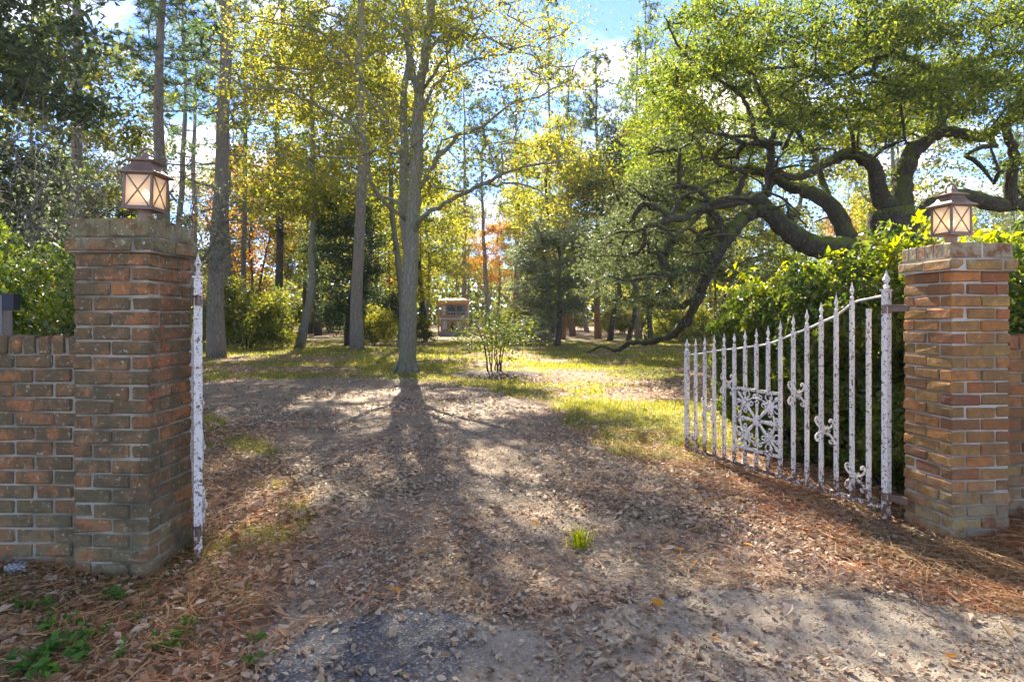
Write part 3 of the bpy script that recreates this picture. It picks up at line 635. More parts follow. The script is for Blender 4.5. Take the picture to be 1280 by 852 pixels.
def gate(loc, rz, label, grp, flip=1):
    e = empty('iron_gate', loc, rz, label=label, cat='gate', group=grp); S = 2.15 / 16; pt = M['paint']
    def sub(name, b, parent=e, smooth=False): return link(name, b.mesh(name, pt, smooth), parent)
    def xs(k): return k * S
    # local x runs from the hinge along the gate, local y = 0 plane, ornament faces -y
    for k, nm, hw in ((0, 'hinge_post', .022), (16, 'latch_post', .019)):
        b = MB(); top = K16[k] - .14; b.box((xs(k), 0, (top - .05) / 2), (hw, hw, (top + .05) / 2)); b.box((xs(k), 0, top + .006), (hw + .008, hw + .008, .006)); o = sub(nm, b)
        f = link('finial', FIN, o, (xs(k), 0, top + .012)); f.scale = (1.3, 1.3, .95)
    for k in range(1, 16):
        top = K16[k] - .14; hw = .013
        b = MB(); x = xs(k)
        if k in (8, 9, 10): b.box((x, 0, (top + .80) / 2), (hw, hw, (top - .80) / 2)); b2 = MB(); b2.box((x, 0, .169), (hw, hw, .067)); sub('bar', b2)
        else: b.box((x, 0, (top + .102) / 2), (hw, hw, (top - .102) / 2))
        o = sub('bar', b)
        if k != 1: f = link('finial', FIN, o, (x, 0, top)); f.scale = (.8, .8, 1)
    b = MB(); b.box((1.075, 0, .085), (1.075 - .022, .012, .015)); sub('bottom_rail', b)
    b = MB(); pts = [(xs(k), .0, K16[k] - .16) for k in range(17)]; pts[0] = (0, 0, 1.6); pts[1] = (S, 0, 1.58)
    pp, rr_ = smooth_path(pts, [.009] * 17, 50); pp[:, 1] = -.0155; b.tube(pp, rr_, 6); sub('top_rail', b, smooth=True)
    # wheel panel
    x0, x1 = xs(7) + .0145, xs(11) - .0145; z0, z1 = .25, .785; cx, cz = (x0 + x1) / 2, (z0 + z1) / 2
    po = empty('wheel_panel'); po.parent = e
    for zz in (z0, z1): p = MB(); p.box((cx, 0, zz), ((x1 - x0) / 2, .011, .012)); sub('panel_rail', p, po)
    b = MB(); th = np.linspace(0, 2 * np.pi, 41); b.tube(np.stack([cx + .2 * np.cos(th), np.zeros(41) - .004, cz + .2 * np.sin(th)], -1), .0085, 6); sub('wheel_ring', b, po, True)
    b = MB()
    for r, w in ((.042, .009), (.022, .007)): th = np.linspace(0, 2 * np.pi, 17); b.tube(np.stack([cx + r * np.cos(th), np.zeros(17) - .012, cz + r * np.sin(th)], -1), w, 6)
    b.loft([[(cx + math.cos(t) * r, y, cz + math.sin(t) * r) for t in np.linspace(0, 2 * np.pi, 12, endpoint=False)] for r, y in ((.04, .006), (.04, -.008), (.012, -.02), (.003, -.024))]); sub('wheel_hub', b, po)
    for q in range(8):
        a = q / 8 * 2 * math.pi; d = np.array((math.cos(a), 0, math.sin(a))); c = np.array((cx, -.006, cz)); w = np.array((-d[2], 0, d[0])); b = MB()
        b.loft([[c + d * r + w * v * ww + np.array((0, y, 0)) for v, y in ((-1, 0), (0, -.01), (1, 0), (0, .008))] for r, ww in ((.045, .011), (.1, .016), (.155, .02), (.165, .03), (.175, .018), (.2, .012))])
        if q % 2 == 0: fan(b, cx + d[0] * .185, cz + d[2] * .185, a, .075)
        else: fan(b, cx + d[0] * .19, cz + d[2] * .19, a, .15); fan(b, cx + d[0] * .15, cz + d[2] * .15, a + .62, .09); fan(b, cx + d[0] * .15, cz + d[2] * .15, a - .62, .09)
        sub('wheel_spoke', b, po)
    for k, z in ((2, .235), (4, .545), (6, .80), (12, .80), (14, .535), (15.6, .2)): link('rosette', ROS, e, (xs(k), -.016, z))
    for z in (1.50, .17):
        b = MB(); b.tube([(0, 0, z - .03), (0, 0, z + .03)], .03, 10); b.box((-.09, .0, z), (.07, .007, .018)); b.tube([(-.15, .0, z + .02), (-.12, .0, z + .026), (-.02, .02, z + .024)], .007, 5); link('hinge', b.mesh('hinge', M['bronze']), e)
    return e
gd = np.array((1.80 - 2.65, 6.30 - 4.32)); gate((2.66, 4.32, -.04), math.atan2(gd[1], gd[0]), 'white iron picket gate swung open against the hedge with wheel panel', 'pair of white iron gates', 1)
gd = np.array((-.485, .889)); gate((-1.823, 3.53, 0), math.atan2(gd[1], gd[0]), 'white iron gate seen edge on against the dark mossy pillar', 'pair of white iron gates', 1)

# ------------------------------------------------------------------ lanterns
def lantern(loc, rz, tilt, label, bulb_s):
    e = empty('post_lantern', loc, rz, label=label, cat='lantern', group='lanterns on the gate pillars'); e.rotation_euler = (tilt[0], tilt[1], rz); e.scale = (.84, .84, .93)
    br = M['bronze']; s = .09
    sq = lambda h, z: [(-h, -h, z), (h, -h, z), (h, h, z), (-h, h, z)]
    b = MB(); b.loft([[(r * math.cos(t), r * math.sin(t), z) for t in np.linspace(0, 2 * np.pi, 16, endpoint=False)] for z, r in ((-.02, .042), (.075, .042), (.08, .05), (.088, .05))]); link('collar', b.mesh('collar', M['collar'], False), e)
    b = MB(); b.loft([sq(s + .008, .088), sq(s + .008, .102)]); link('base_plate', b.mesh('base_plate', br), e)
    z0, z1 = .102, .30
    for x in (-1, 1):
        for y in (-1, 1): b = MB(); b.box((x * s, y * s, (z0 + z1) / 2), (.0075, .0075, (z1 - z0) / 2)); link('corner_post', b.mesh('corner_post', br), e)
    pane = MB(); pane.box((0, 0, 0), (s - .008, .0015, (z1 - z0) / 2)); pm = pane.mesh('glass_pane', M['glass'])
    xb = MB(); hw = s - .009; hh = (z1 - z0) / 2
    for sg in (-1, 1):
        a = math.atan2(hh * 2, hw * 2) * sg; R = Matrix.Rotation(-a, 3, 'Y'); xb.box((0, -.0045 - .0022 * (sg > 0), 0), (math.hypot(hw, hh) - .004, .002, .0042), np.array(R))
    for sg in (-1, 1): xb.box((0, -.004, sg * (hh - .004)), (hw, .0025, .004))
    xm = xb.mesh('cross_bars', br)
    for q in range(4):
        a = q * math.pi / 2; d = (math.sin(a) * (s - .001), -math.cos(a) * (s - .001), (z0 + z1) / 2)
        p = link('glass_pane', pm, e, d, (0, 0, a)); link('cross_bars', xm, p)
    b = MB(); prof = [(.118, z1), (.124, z1 + .004), (.124, z1 + .012), (.1, z1 + .024), (.078, z1 + .044), (.066, z1 + .066), (.064, z1 + .08)]; b.loft([sq(h, z) for h, z in prof]); link('roof', b.mesh('roof', br), e)
    b = MB(); z2 = z1 + .08; b.loft([sq(h, z) for h, z in ((.084, z2), (.088, z2 + .008), (.05, z2 + .02), (.02, z2 + .04), (.016, z2 + .055), (.004, z2 + .07))]); link('roof_cap', b.mesh('roof_cap', br), e)
    b = MB(); th = np.linspace(-.45, math.pi + .45, 20); b.tube(np.stack([.052 * np.cos(th), np.zeros(20), z2 + .04 + .05 * np.sin(th)], -1), .0075, 6); link('ring_handle', b.mesh('ring_handle', br, True), e)
    b = MB(); b.loft([[(.013 * math.cos(t), .013 * math.sin(t), z) for t in np.linspace(0, 2 * np.pi, 10, endpoint=False)] for z in (.102, .15)]); link('lamp_holder', b.mesh('lamp_holder', M['collar']), e)
    b = MB(); b.loft([[(r * math.cos(t), r * math.sin(t), z) for t in np.linspace(0, 2 * np.pi, 12, endpoint=False)] for z, r in ((.15, .01), (.165, .02), (.185, .027), (.205, .022), (.22, .006))]); link('bulb', b.mesh('bulb', M[bulb_s], True), e)
lantern((-2.09, 3.46, CO * 23 + .09 - .005), math.radians(1), (.0, math.radians(2)), 'bronze pillar lantern with glowing bulb on the dark mossy pillar', 'bulb')
lantern((3.005, 4.16, CO * 23 + .09 - .055), math.radians(10), (0, 0), 'bronze pillar lantern with pale panes on the orange brick pillar', 'bulb')

# ------------------------------------------------------------------ post with box behind the wall
e = empty('wooden_post', (*at(2, 390, 3.75)[:2], 0), .1, label='weathered grey wooden post behind the low mossy wall', cat='post')
b = MB(); b.loft([[(-.05, -.05, -.3), (.035, -.05, -.3), (.035, .04, -.3), (-.05, .04, -.3)], [(-.05, -.05, 1.46), (.035, -.05, 1.55), (.035, .04, 1.55), (-.05, .04, 1.46)]]); link('post_body', b.mesh('post_body', M['wood']), e)
e = empty('plastic_box', (at(14, 390, 3.70)[0], 3.70, 0), .1, label='small blue black plastic box fixed to the grey wooden post', cat='box')
b = MB(); b.loft([[(x, y, z) for x, y in ((-.033, -.03), (.033, -.03), (.033, .03), (-.033, .03))] for z in (1.445, 1.535)]); link('housing', b.mesh('housing', M['plastic']), e)
b = MB(); b.loft([[(x, y, z) for x, y in ((-.037, -.034), (.037, -.034), (.037, .034), (-.037, .034))] for z in (1.535, 1.545)]); link('lid', b.mesh('lid', M['plastic']), e)

# ------------------------------------------------------------------ the great live oak
def oak():
    rng = rs(77); D = 16.0; limbs = []
    def limb(pts, r, n=26, d0=0, d1=0):
        P = [at(p[0], p[1], D + (p[2] if len(p) > 2 else 0)) for p in pts]; limbs.append(smooth_path(P, [q * .72 for q in r], int(n * 1.5), rng, .018))
    base = at(1120, 395, D); base[2] = -.4
    P = [base, base + (0, 0, 1.2), at(1118, 320, D), at(1112, 262, D)]; limbs.append(smooth_path(P, [1.0, .62, .58, .55], 14))
    limb([(1118, 318, 0), (1060, 312, -.4), (1010, 305, -.8), (978, 282, -1), (955, 262, -1.2), (930, 272, -1.4), (908, 300, -1.6), (888, 335, -1.4), (874, 370, -1), (858, 405, -.5)], [.48, .44, .37, .32, .26, .23, .22, .19, .16, .13], 60)
    limb([(855, 403, -.5), (840, 418, 1.5), (815, 427, 3), (790, 428, 5), (770, 437, 6), (755, 433, 6.5), (735, 440, 7)], [.16, .15, .14, .13, .1, .08, .05], 24)
    limb([(978, 282, -1), (950, 250, -1.3), (915, 252, -2), (880, 258, -2.6), (850, 272, -3), (815, 280, -3.2), (796, 290, -3.4)], [.26, .22, .19, .16, .13, .08, .04], 24)
    limb([(1062, 300, -.4), (1040, 260, -.2), (1010, 240, 0), (985, 232, .6), (960, 218, 1), (930, 212, 1.6), (895, 226, 2), (860, 245, 2.4)], [.34, .28, .24, .2, .18, .16, .12, .06], 30)
    limb([(1112, 265, 0), (1098, 235, -.3), (1090, 205, -.5), (1062, 192, -.6), (1030, 205, -.9), (1000, 222, -1.4), (970, 212, -2)], [.36, .3, .24, .2, .17, .13, .08], 26)
    limb([(1125, 270, 0), (1130, 225, .2), (1140, 190, .3), (1165, 168, .4), (1180, 140, .3), (1172, 110, .2)], [.4, .33, .3, .25, .16, .08], 22)
    limb([(1165, 168, .4), (1195, 165, .2), (1230, 172, 0), (1260, 150, -.5), (1300, 130, -1)], [.24, .2, .18, .15, .12], 18)
    limb([(1120, 300, 0), (1165, 255, .2), (1205, 246, .5), (1250, 256, .8), (1330, 250, 1)], [.3, .28, .3, .28, .2], 18)
    limb([(1262, 256, .8), (1264, 220, .6), (1268, 190, .4), (1258, 165, .2), (1270, 130, 0), (1290, 90, 0)], [.22, .2, .17, .15, .13, .1], 20)
    limb([(958, 245, -1.2), (964, 200, -1.6), (962, 182, -1.8), (945, 175, -2), (940, 150, -2.2), (925, 118, -2.4), (890, 95, -2.6), (850, 60, -2.8), (830, 20, -3)], [.17, .12, .11, .08, .07, .065, .05, .035, .02], 30)
    limb([(962, 182, -1.8), (968, 160, -1.9), (955, 125, -2), (940, 95, -2.2), (925, 78, -2.3)], [.1, .08, .07, .05, .03], 16)
    limb([(905, 300, -1.6), (895, 272, -2), (880, 262, -2.3), (860, 283, -2.6), (835, 300, -3)], [.18, .14, .11, .08, .03], 16)
    limb([(885, 340, -1.4), (862, 335, -1.8), (840, 345, -2), (815, 342, -2.4), (790, 352, -2.8), (760, 345, -3)], [.16, .12, .1, .08, .05, .03], 20)
    limb([(872, 372, -1), (845, 383, -.6), (820, 378, -.4), (800, 382, -.2), (780, 372, 0), (755, 380, .2)], [.13, .1, .08, .06, .04, .02], 20)
    limb([(1180, 140, .3), (1195, 100, 0), (1225, 70, -.6), (1240, 30, -1)], [.14, .1, .07, .04], 14)
    limb([(1172, 110, .2), (1150, 80, -.2), (1110, 60, -.8), (1080, 30, -1.4)], [.1, .08, .06, .04], 14)
    limb([(1040, 262, -.2), (1030, 230, .4), (1020, 200, .8), (1000, 170, 1), (975, 150, 1)], [.15, .12, .1, .08, .05], 14)
    rng2 = rs(78); T = []
    # crown envelope sampled as image-space lobes at real distances round the trunk
    lobes = [(900, 60, 70, 60, 60), (980, 100, 90, 60, 70), (1080, 60, 100, 55, 80), (1180, 60, 90, 60, 60), (1260, 60, 70, 70, 45), (850, 150, 55, 45, 45), (900, 170, 60, 35, 35), (1010, 150, 70, 35, 35),
             (1090, 140, 60, 35, 30), (1230, 130, 60, 40, 30), (830, 230, 55, 35, 36), (790, 280, 45, 35, 26), (770, 330, 45, 30, 30), (840, 330, 40, 28, 20), (800, 370, 40, 20, 16), (1150, 110, 70, 45, 40), (940, 20, 100, 50, 40), (1120, 0, 130, 40, 50),
             (1260, 210, 40, 30, 14), (860, 100, 60, 50, 40), (830, 190, 40, 30, 24), (1300, 0, 80, 80, 40), (1340, 150, 60, 90, 40), (905, 340, 40, 24, 24), (960, 335, 50, 20, 22), (890, 300, 40, 30, 16), (870, 240, 50, 25, 22), (930, 225, 50, 22, 18)]
    for (x, y, rx, ry, n) in lobes:
        for q in range(int(n * (1.7 if x < 850 and y > 200 else 1.0))):
            v = rng2.normal(0, .55, 2); dd = rng2.uniform(-4.5, 4.5) if y < 160 else (rng2.uniform(-2, 4.5) if x < 850 and not (x > 860) else rng2.uniform(.5, 5)); p = at(x + v[0] * rx, y + v[1] * ry, D + dd)
            if p[2] > .9: T.append(p)
    T = np.array(T); T2 = []
    for (x, y, rx, ry, n_) in [(900, 250, 90, 45, 26), (840, 300, 60, 40, 16), (1000, 190, 80, 40, 16), (1100, 170, 70, 40, 12), (1230, 200, 40, 40, 8), (800, 380, 50, 30, 8), (880, 110, 60, 50, 12), (1010, 90, 80, 50, 14), (1150, 70, 80, 50, 14), (1000, 270, 50, 25, 8), (820, 250, 70, 30, 26), (850, 290, 60, 30, 20), (900, 200, 80, 30, 20), (780, 300, 40, 30, 10)]:
        for q in range(n_): v = rng2.normal(0, .6, 2); T2.append(at(x + v[0] * rx, y + v[1] * ry, D + rng2.uniform(-3.5, 1.5)))
    T2 = np.array(T2); T2 = T2[T2[:, 2] > 1.9]; tb2, _ = skeleton(limbs, T2, rng, .7, .028, .5, climb=.1, sag=.12, jit=.35)
    bare = [smooth_path(p, r, len(p) * 3, rng, .008) for p, r in tb2]
    tubes, tips = skeleton(limbs + bare, T, rng, .4, .0095, .5, climb=.3, sag=.08)
    e = empty('live_oak', (float(base[0]), D, 0), label='huge spreading live oak with mossy twisted limbs behind the hedge', cat='oak tree'); e_off = Vector((float(base[0]), D, 0))
    off = -np.array(e_off)
    limbs2 = [(p + off, r) for p, r in limbs]; tubes2 = [(p + off, r) for p, r in tubes]
    b = MB()
    for p, r in limbs2[:1]: b.tube(p, r, 16, rough=.1, rng=rng)
    link('trunk', b.mesh('trunk', M['bark_oak'], True), e)
    for p, r in limbs2[1:]:
        b = MB(); b.tube(p, r, 12, rough=.14, rng=rng); link('limb', b.mesh('limb', M['bark_oak'], True), e)
    b = MB()
    for p, r in bare: b.tube(p + off, r, 7)
    for p, r in tubes2: b.tube(p, r, 4 if r[0] < .04 else 6, cap=False)
    tag(link('branches', b.mesh('branches', M['bark_oak'], True), e), kind='stuff')
    c = MB(); P = spray([t + off for t in tips], 125, .24, rng, .34); low = (P[:, 2] < 5.2) & (P[:, 0] < -2.5); leaves(c, P[~low], .095, rng, .5, .7); link('crown', c.mesh('crown', M['leaf_oak']), e)
    c = MB(); Pl = P[low]; Pl = Pl[rng.rand(len(Pl)) < .8]; leaves(c, Pl, .095, rng, .5, .7); link('crown', c.mesh('crown', M['leaf_oak_shade']), e, label='grey green hanging lower foliage with shade in its colour')
oak()

# ------------------------------------------------------------------ the tree in the middle of the lawn edge
def center_tree():
    rng = rs(12); D = 15.3; limbs = []
    def limb(pts, r, n=22, w=.02):
        k = 1.0 if len(limbs) < 4 else .6
        limbs.append(smooth_path([at(p[0], p[1], D + (p[2] if len(p) > 2 else 0)) for p in pts], [q * k for q in r], n, rng, w))
    limb([(508, 472), (509, 462), (510, 445), (511, 400), (513, 330), (516, 270), (520, 200), (522, 150), (524, 115)], [.36, .26, .215, .2, .19, .18, .165, .14, .12], 40, .006)
    limb([(524, 118), (515, 90, .3), (508, 40, .5), (500, -20, .8), (495, -80, 1)], [.11, .1, .09, .07, .05])
    limb([(524, 118), (530, 80, -.3), (537, 30, -.4), (538, -40, -.8), (545, -110, -1)], [.12, .11, .1, .08, .05])
    limb([(513, 330), (506, 280, .6), (505, 200, 1.2), (505, 120, 1.8), (512, 60, 2.2), (505, -20, 2.5)], [.14, .13, .12, .1, .08, .06], 30)
    limb([(525, 235), (545, 200, -.4), (560, 185, -.7), (572, 170, -.9), (600, 160, -1.3), (640, 130, -1.8), (680, 118, -2.2), (715, 95, -2.5)], [.1, .09, .08, .07, .055, .04, .03, .015], 30)
    limb([(546, 198, -.4), (548, 185, -.4), (560, 172, -.2), (600, 164, .2), (645, 158, .6), (665, 120, 1)], [.05, .05, .04, .035, .025, .012])
    limb([(518, 290), (530, 270, -.8), (560, 252, -1.6), (600, 232, -2.4), (640, 212, -3), (690, 203, -3.6), (730, 198, -4)], [.11, .1, .08, .07, .05, .035, .015], 30)
    limb([(610, 230, -2.5), (650, 230, -2.7), (690, 250, -2.8), (715, 268, -3)], [.05, .035, .025, .01])
    limb([(522, 150), (545, 105, .5), (580, 80, 1), (610, 72, 1.4), (650, 66, 2), (690, 80, 2.5), (725, 100, 3)], [.08, .07, .06, .05, .04, .025, .01], 26)
    limb([(530, 110), (550, 80, -.8), (570, 50, -1.4), (585, 25, -1.8), (600, -20, -2.2)], [.07, .055, .045, .03, .02])
    limb([(511, 205), (495, 180, -.5), (475, 145, -1), (455, 115, -1.3), (440, 80, -1.6), (400, 40, -2), (350, 10, -2.4)], [.09, .08, .07, .06, .05, .035, .015], 28)
    limb([(513, 215), (490, 165, .5), (478, 140, .8), (450, 105, 1.2), (415, 70, 1.6), (380, 25, 2), (340, -20, 2.4)], [.08, .07, .06, .05, .035, .025, .012], 28)
    limb([(508, 275), (470, 240, -1), (455, 175, -1.6), (430, 150, -2), (395, 132, -2.4), (350, 110, -3), (300, 105, -3.6), (240, 60, -4), (200, 40, -4.3)], [.09, .08, .07, .055, .045, .035, .03, .02, .008], 34)
    limb([(510, 262), (490, 250, .5), (455, 240, 1), (430, 225, 1.4), (395, 215, 1.8), (350, 195, 2.2), (300, 170, 2.6)], [.07, .06, .05, .04, .03, .02, .01], 24)
    limb([(513, 185), (520, 180, -.6), (538, 155, -1), (548, 135, -1.2)], [.05, .04, .03, .012], 10)
    limb([(515, 60, .4), (490, 30, 0), (460, 10, -.4), (420, -30, -1)], [.06, .05, .035, .02], 14)
    limb([(532, 70, -.3), (560, 40, -.3), (620, 10, -.6), (680, -10, -1)], [.06, .05, .035, .015], 14)
    T = []
    for (x, y, rx, ry, n) in [(600, 60, 90, 50, 70), (660, 100, 70, 50, 45), (540, 20, 90, 40, 60), (440, 50, 80, 50, 60), (380, 100, 80, 50, 45), (350, 40, 80, 40, 40), (300, 120, 60, 40, 25), (660, 190, 60, 25, 28), (580, 200, 60, 40, 22), (470, 180, 60, 60, 30), (400, 200, 60, 40, 28),
                               (650, 20, 70, 40, 30), (520, -80, 150, 50, 70), (480, 120, 60, 60, 25), (700, 60, 40, 40, 12), (350, 180, 50, 30, 14)]:
        for q in range(n): v = rng.normal(0, .6, 2); T.append(at(x + v[0] * rx, y + v[1] * ry, D + rng.uniform(-3.5, 3.5)))
    tubes, tips = skeleton(limbs, np.array(T), rng, .35, .0075, .45, climb=.4, sag=.06)
    o0 = at(508, 465, D); off = np.array((-o0[0], -D, 0)); e = empty('lawn_tree', (float(o0[0]), D, 0), label='slender grey forked tree with sparse yellow leaves at the drive edge', cat='tree')
    b = MB(); p, r = limbs[0]; b.tube(p + off, r, 16, rough=.06, rng=rng)
    for k in range(6):
        a = k * 1.05 + .4; b.tube([np.array((math.cos(a) * .14, math.sin(a) * .14, .35)), np.array((math.cos(a) * .3, math.sin(a) * .3, .06)), np.array((math.cos(a) * .42, math.sin(a) * .42, -.06))], [.07, .06, .03], 6)
    link('trunk', b.mesh('trunk', M['bark_grey'], True), e)
    for p, r in limbs[1:]: b = MB(); b.tube(p + off, r, 8, rough=.08, rng=rng); link('limb', b.mesh('limb', M['bark_grey'], True), e)
    b = MB()
    for p, r in tubes: b.tube(p + off, r, 4, cap=False)
    tag(link('branches', b.mesh('branches', M['bark_grey'], True), e), kind='stuff')
    c = MB(); leaves(c, spray([t + off for t in tips], 36, .28, rng, .7), .078, rng, .65, .3); link('crown', c.mesh('crown', M['leaf_center']), e)
center_tree()

# ------------------------------------------------------------------ hedge behind the open gate
def hedge():
    rng = rs(31); e = empty('overgrown_hedge', (3.2, 6.5, 0), label='overgrown leafy green hedge behind the white picket gate', cat='hedge')
    P = []; n = 135000
    u = rng.rand(n); gy_ = 4.55 + u * 3.8; frontx = np.interp(gy_, [4.5, 6.4, 7.4, 8.4], [3.0, 2.3, 2.35, 2.9]) + (vnoise(gy_, gy_ * 0, 1.3, 5) - .5) * .5
    top = np.interp(gy_, [4.5, 5.2, 6.2, 7.3, 8.4], [1.95, 1.8, 1.6, 1.42, 1.05]) 
    w = rng.rand(n) ** 1.7 * 2.4; z = rng.rand(n) ** .8
    th = top * (.82 + .5 * vnoise(gy_, w, 2.4, 8, 3)) * np.clip(.75 + w * 1.1, 0, 1.02); zz = z * th
    inset = .3 * (1 - np.clip(zz / .4, 0, 1)) + (vnoise(gy_, zz, 2.2, 9, 3) - .5) * .55
    P = np.stack([frontx + w + inset, gy_, zz], -1)
    keep = vnoise(P[:, 1] * 1 + P[:, 0] * .7, P[:, 2], 2.6, 14, 2) > .3; P = P[keep]
    P -= np.array((3.2, 6.5, 0))
    c = MB(); leaves(c, P, .057, rng, .5, .5, jitter=.7); tag(link('foliage', c.mesh('foliage', M['leaf_hedge']), e), kind='stuff')
    # inner stems
    b = MB()
    for q in range(150):
        y = 4.6 + rng.rand() * 3.4; x = np.interp(y, [4.5, 6.4, 8.4], [3.2, 2.5, 3.0]) + rng.rand() * 1.5; h = .8 + rng.rand() * 1.1; p0 = np.array((x, y, -.05)); dr = np.clip(rng.normal(0, .2, 3), -.3, .3); pts, r = smooth_path([p0, p0 + (dr[0], dr[1], h * .5), p0 + (dr[0] * 2, dr[1] * 2.4, h)], [.014, .009, .003], 8, rng, .02); b.tube(pts - (3.2, 6.5, 0), r, 4)
    tag(link('stems', b.mesh('stems', M['bark_dark'], True), e), kind='stuff')
    # arching young shoots on top, with pinnate bright leaves
    b = MB(); lv = MB()
    for q in range(150):
        y = 4.6 + rng.rand() * 3.4; x = np.interp(y, [4.5, 6.4, 8.4], [3.1, 2.6, 3.1]) + rng.rand() * 1.6; h0 = np.interp(y, [4.5, 5.2, 6.2, 7.3, 8.4], [1.95, 1.8, 1.6, 1.42, 1.05]) * .97; a = rng.rand() * 6.28; l = .25 + .5 * rng.rand()
        p0 = np.array((x, y, h0)); d = np.array((math.cos(a) * .6, math.sin(a) * .6, 0)); pts, r = smooth_path([p0, p0 + d * l * .4 + (0, 0, l * .5), p0 + d * l + (0, 0, l * .55)], [.006, .004, .002], 9); b.tube(pts - (3.2, 6.5, 0), r, 3)
        k = np.repeat(pts[2:], 4, 0) + rng.normal(0, .025, (28, 3)); leaves(lv, k - (3.2, 6.5, 0), .075, rng, .42, .6)
    tag(link('shoots', b.mesh('shoots', M['twig'], True), e), kind='stuff'); tag(link('young_leaves', lv.mesh('young_leaves', M['leaf_lime']), e), kind='stuff')
hedge()
def leafy_mass(name, n, f, size, mat, seed, loc, label, cat, stems=40, sr=.012, aspect=.5, up=.5, twigs=None, stem_mat='twig'):
    rng = rs(seed); e = empty(name, loc, label=label, cat=cat); P = f(rng, n); c = MB(); leaves(c, P, size, rng, aspect, up); link('foliage', c.mesh('foliage', M[mat]), e)
    b = MB()
    for q in range(stems):
        t = P[rng.randint(len(P))]; p0 = np.array((t[0] * .5, t[1] * .5, -.05)); m_ = (p0 + t) / 2 + (rng.normal(0, .2), rng.normal(0, .2), .1); pts, r = smooth_path([p0, m_, t], [sr, sr * .7, sr * .25], 9, rng, .015); b.tube(pts, r, 4)
    link('stems', b.mesh('stems', M[stem_mat], True), e); return e
# foliage rising behind the right wall
def fr(rng, n):
    v = rng.normal(size=(n, 3)); v /= np.linalg.norm(v, axis=1)[:, None]; k = (rng.rand(n, 1)) ** .45; p = v * k * (1.15, .9, 1.15) + (0, 0, 1.3); p[:, 2] += (vnoise(p[:, 0], p[:, 1], 2.5, 3) - .5) * .5
    return p[(p[:, 2] > .05) & (vnoise(p[:, 0] + p[:, 1], p[:, 2], 2.8, 15, 2) > .36)]
leafy_mass('tall_shrub', 26000, fr, .085, 'leaf_hedge', 41, (5.55, 5.6, 0), 'tall leafy shrub rising behind the orange pillar and its low wall', 'shrub')
# bush behind the left wall
def fl(rng, n):
    v = rng.normal(size=(n, 3)); v /= np.linalg.norm(v, axis=1)[:, None]; k = (rng.rand(n, 1)) ** .5; p = v * k * (2.4, 1.3, 1.15) + (0, 0, 1.3); p[:, 2] += (vnoise(p[:, 0], p[:, 1], 1.5, 3) - .5) * .7
    keep = (p[:, 2] > .3) & (vnoise(p[:, 0] + p[:, 1] * .5, p[:, 2], 2.6, 15, 2) > .47) & (rng.rand(len(p)) < np.clip((p[:, 2] - .6) / 1.0, .12, 1)); return p[keep]
leafy_mass('broadleaf_shrub', 42000, fl, .068, 'leaf_hedge', 42, (-5.9, 6.6, 0), 'large green leafy shrub behind the low mossy wall', 'shrub', stems=150, sr=.016)

# bare twiggy thicket tree between the wall and the woods
def bare_tree():
    rng = rs(55); x, y = -6.6, 9.6; limbs = []
    for q in range(5):
        a = q * 1.3; limbs.append(smooth_path([(0, 0, -.1), (math.cos(a) * .4, math.sin(a) * .4, 1.3), (math.cos(a) * 1.2, math.sin(a) * 1.2, 2.4)], [.07, .05, .03], 12, rng, .03))
    T = grid_targets(ell_target((.3, 0, 2.6), (2.5, 2.2, 1.7), rng), 240, rng); T = T[T[:, 2] > .8]; tubes, tips = skeleton(limbs, T, rng, .3, .0065, .45, climb=.1, sag=.15)
    for tp in list(tips):
        for q in range(5): d = rng.normal(0, .3, 3); tubes.append((np.array([tp[1], tp[1] + d * .5 + (0, 0, .04), tp[1] + d]), np.array([.006, .005, .002])))
    e = empty('bare_shrub', (x, y, 0), label='grey twiggy bare shrub behind the lit lantern', cat='shrub')
    link('stems', tubes_mesh('stems', limbs, tubes, M['twig'], 6, 3, rng), e); c = MB(); leaves(c, spray(tips, 14, .2, rng), .06, rng, .6, .3); link('foliage', c.mesh('foliage', M['leaf_olive']), e)
bare_tree()

# ------------------------------------------------------------------ named trees standing apart
tree('pine_tree', 'pine', 1, *gp(271, 447), (1.05, 1.05, 1.05), .4, label='tall straight pine trunk just beyond the mossy pillar and its gate', cat='pine tree')
tree('pine_tree', 'pine', 2, *gp(447, 437), (1, 1, 1.1), 2.2, label='thick grey pine left of the forked lawn tree', cat='pine tree')
x, y = gp(431, 432); tree('evergreen_tree', 'evergreen', 1, x, y, (.8, .8, .75), 1, label='slim dark glossy leaved tree beside the thick grey pine', cat='evergreen tree')
tree('evergreen_tree', 'evergreen', 2, -13.4, 14.5, (1.25, 1.25, 1.3), 2, label='tall dark broad leaved evergreen towering over the low mossy wall', cat='evergreen tree')
x, y = gp(695, 433); tree('evergreen_tree', 'evergreen', 3, x, y, (.9, .9, .62), 1, leaf='leaf_olive', label='small grey green tree on the lawn next to the oak foliage', cat='evergreen tree')
tree('pine_tree', 'pine', 3, -12.2, 21, (1, 1, .72), 1.2, label='pine with green needle tufts behind the lit lantern', cat='pine tree')
tree('pine_tree', 'pine', 1, -16.5, 23, (1, 1, 1.0), 3.2, label='pine standing behind the tall dark evergreen', cat='pine tree')
x, y = gp(345, 431); tree('shrub', 'shrub', 1, x, 26.5, (1.25, 1, 1.1), 0, label='big rounded olive green shrub between the two tall pines', cat='shrub', leaf='leaf_bush')
x, y = gp(475, 428); tree('shrub', 'shrub', 2, x, 31, (.8, .8, .75), 0, label='small yellow green shrub behind the forked tree trunk', cat='shrub', leaf='leaf_yellow')
x, y = gp(535, 424); tree('shrub', 'shrub', 3, x, 33, (.5, .5, .6), 0, label='little green shrub beside the playhouse', cat='shrub', leaf='leaf_green')
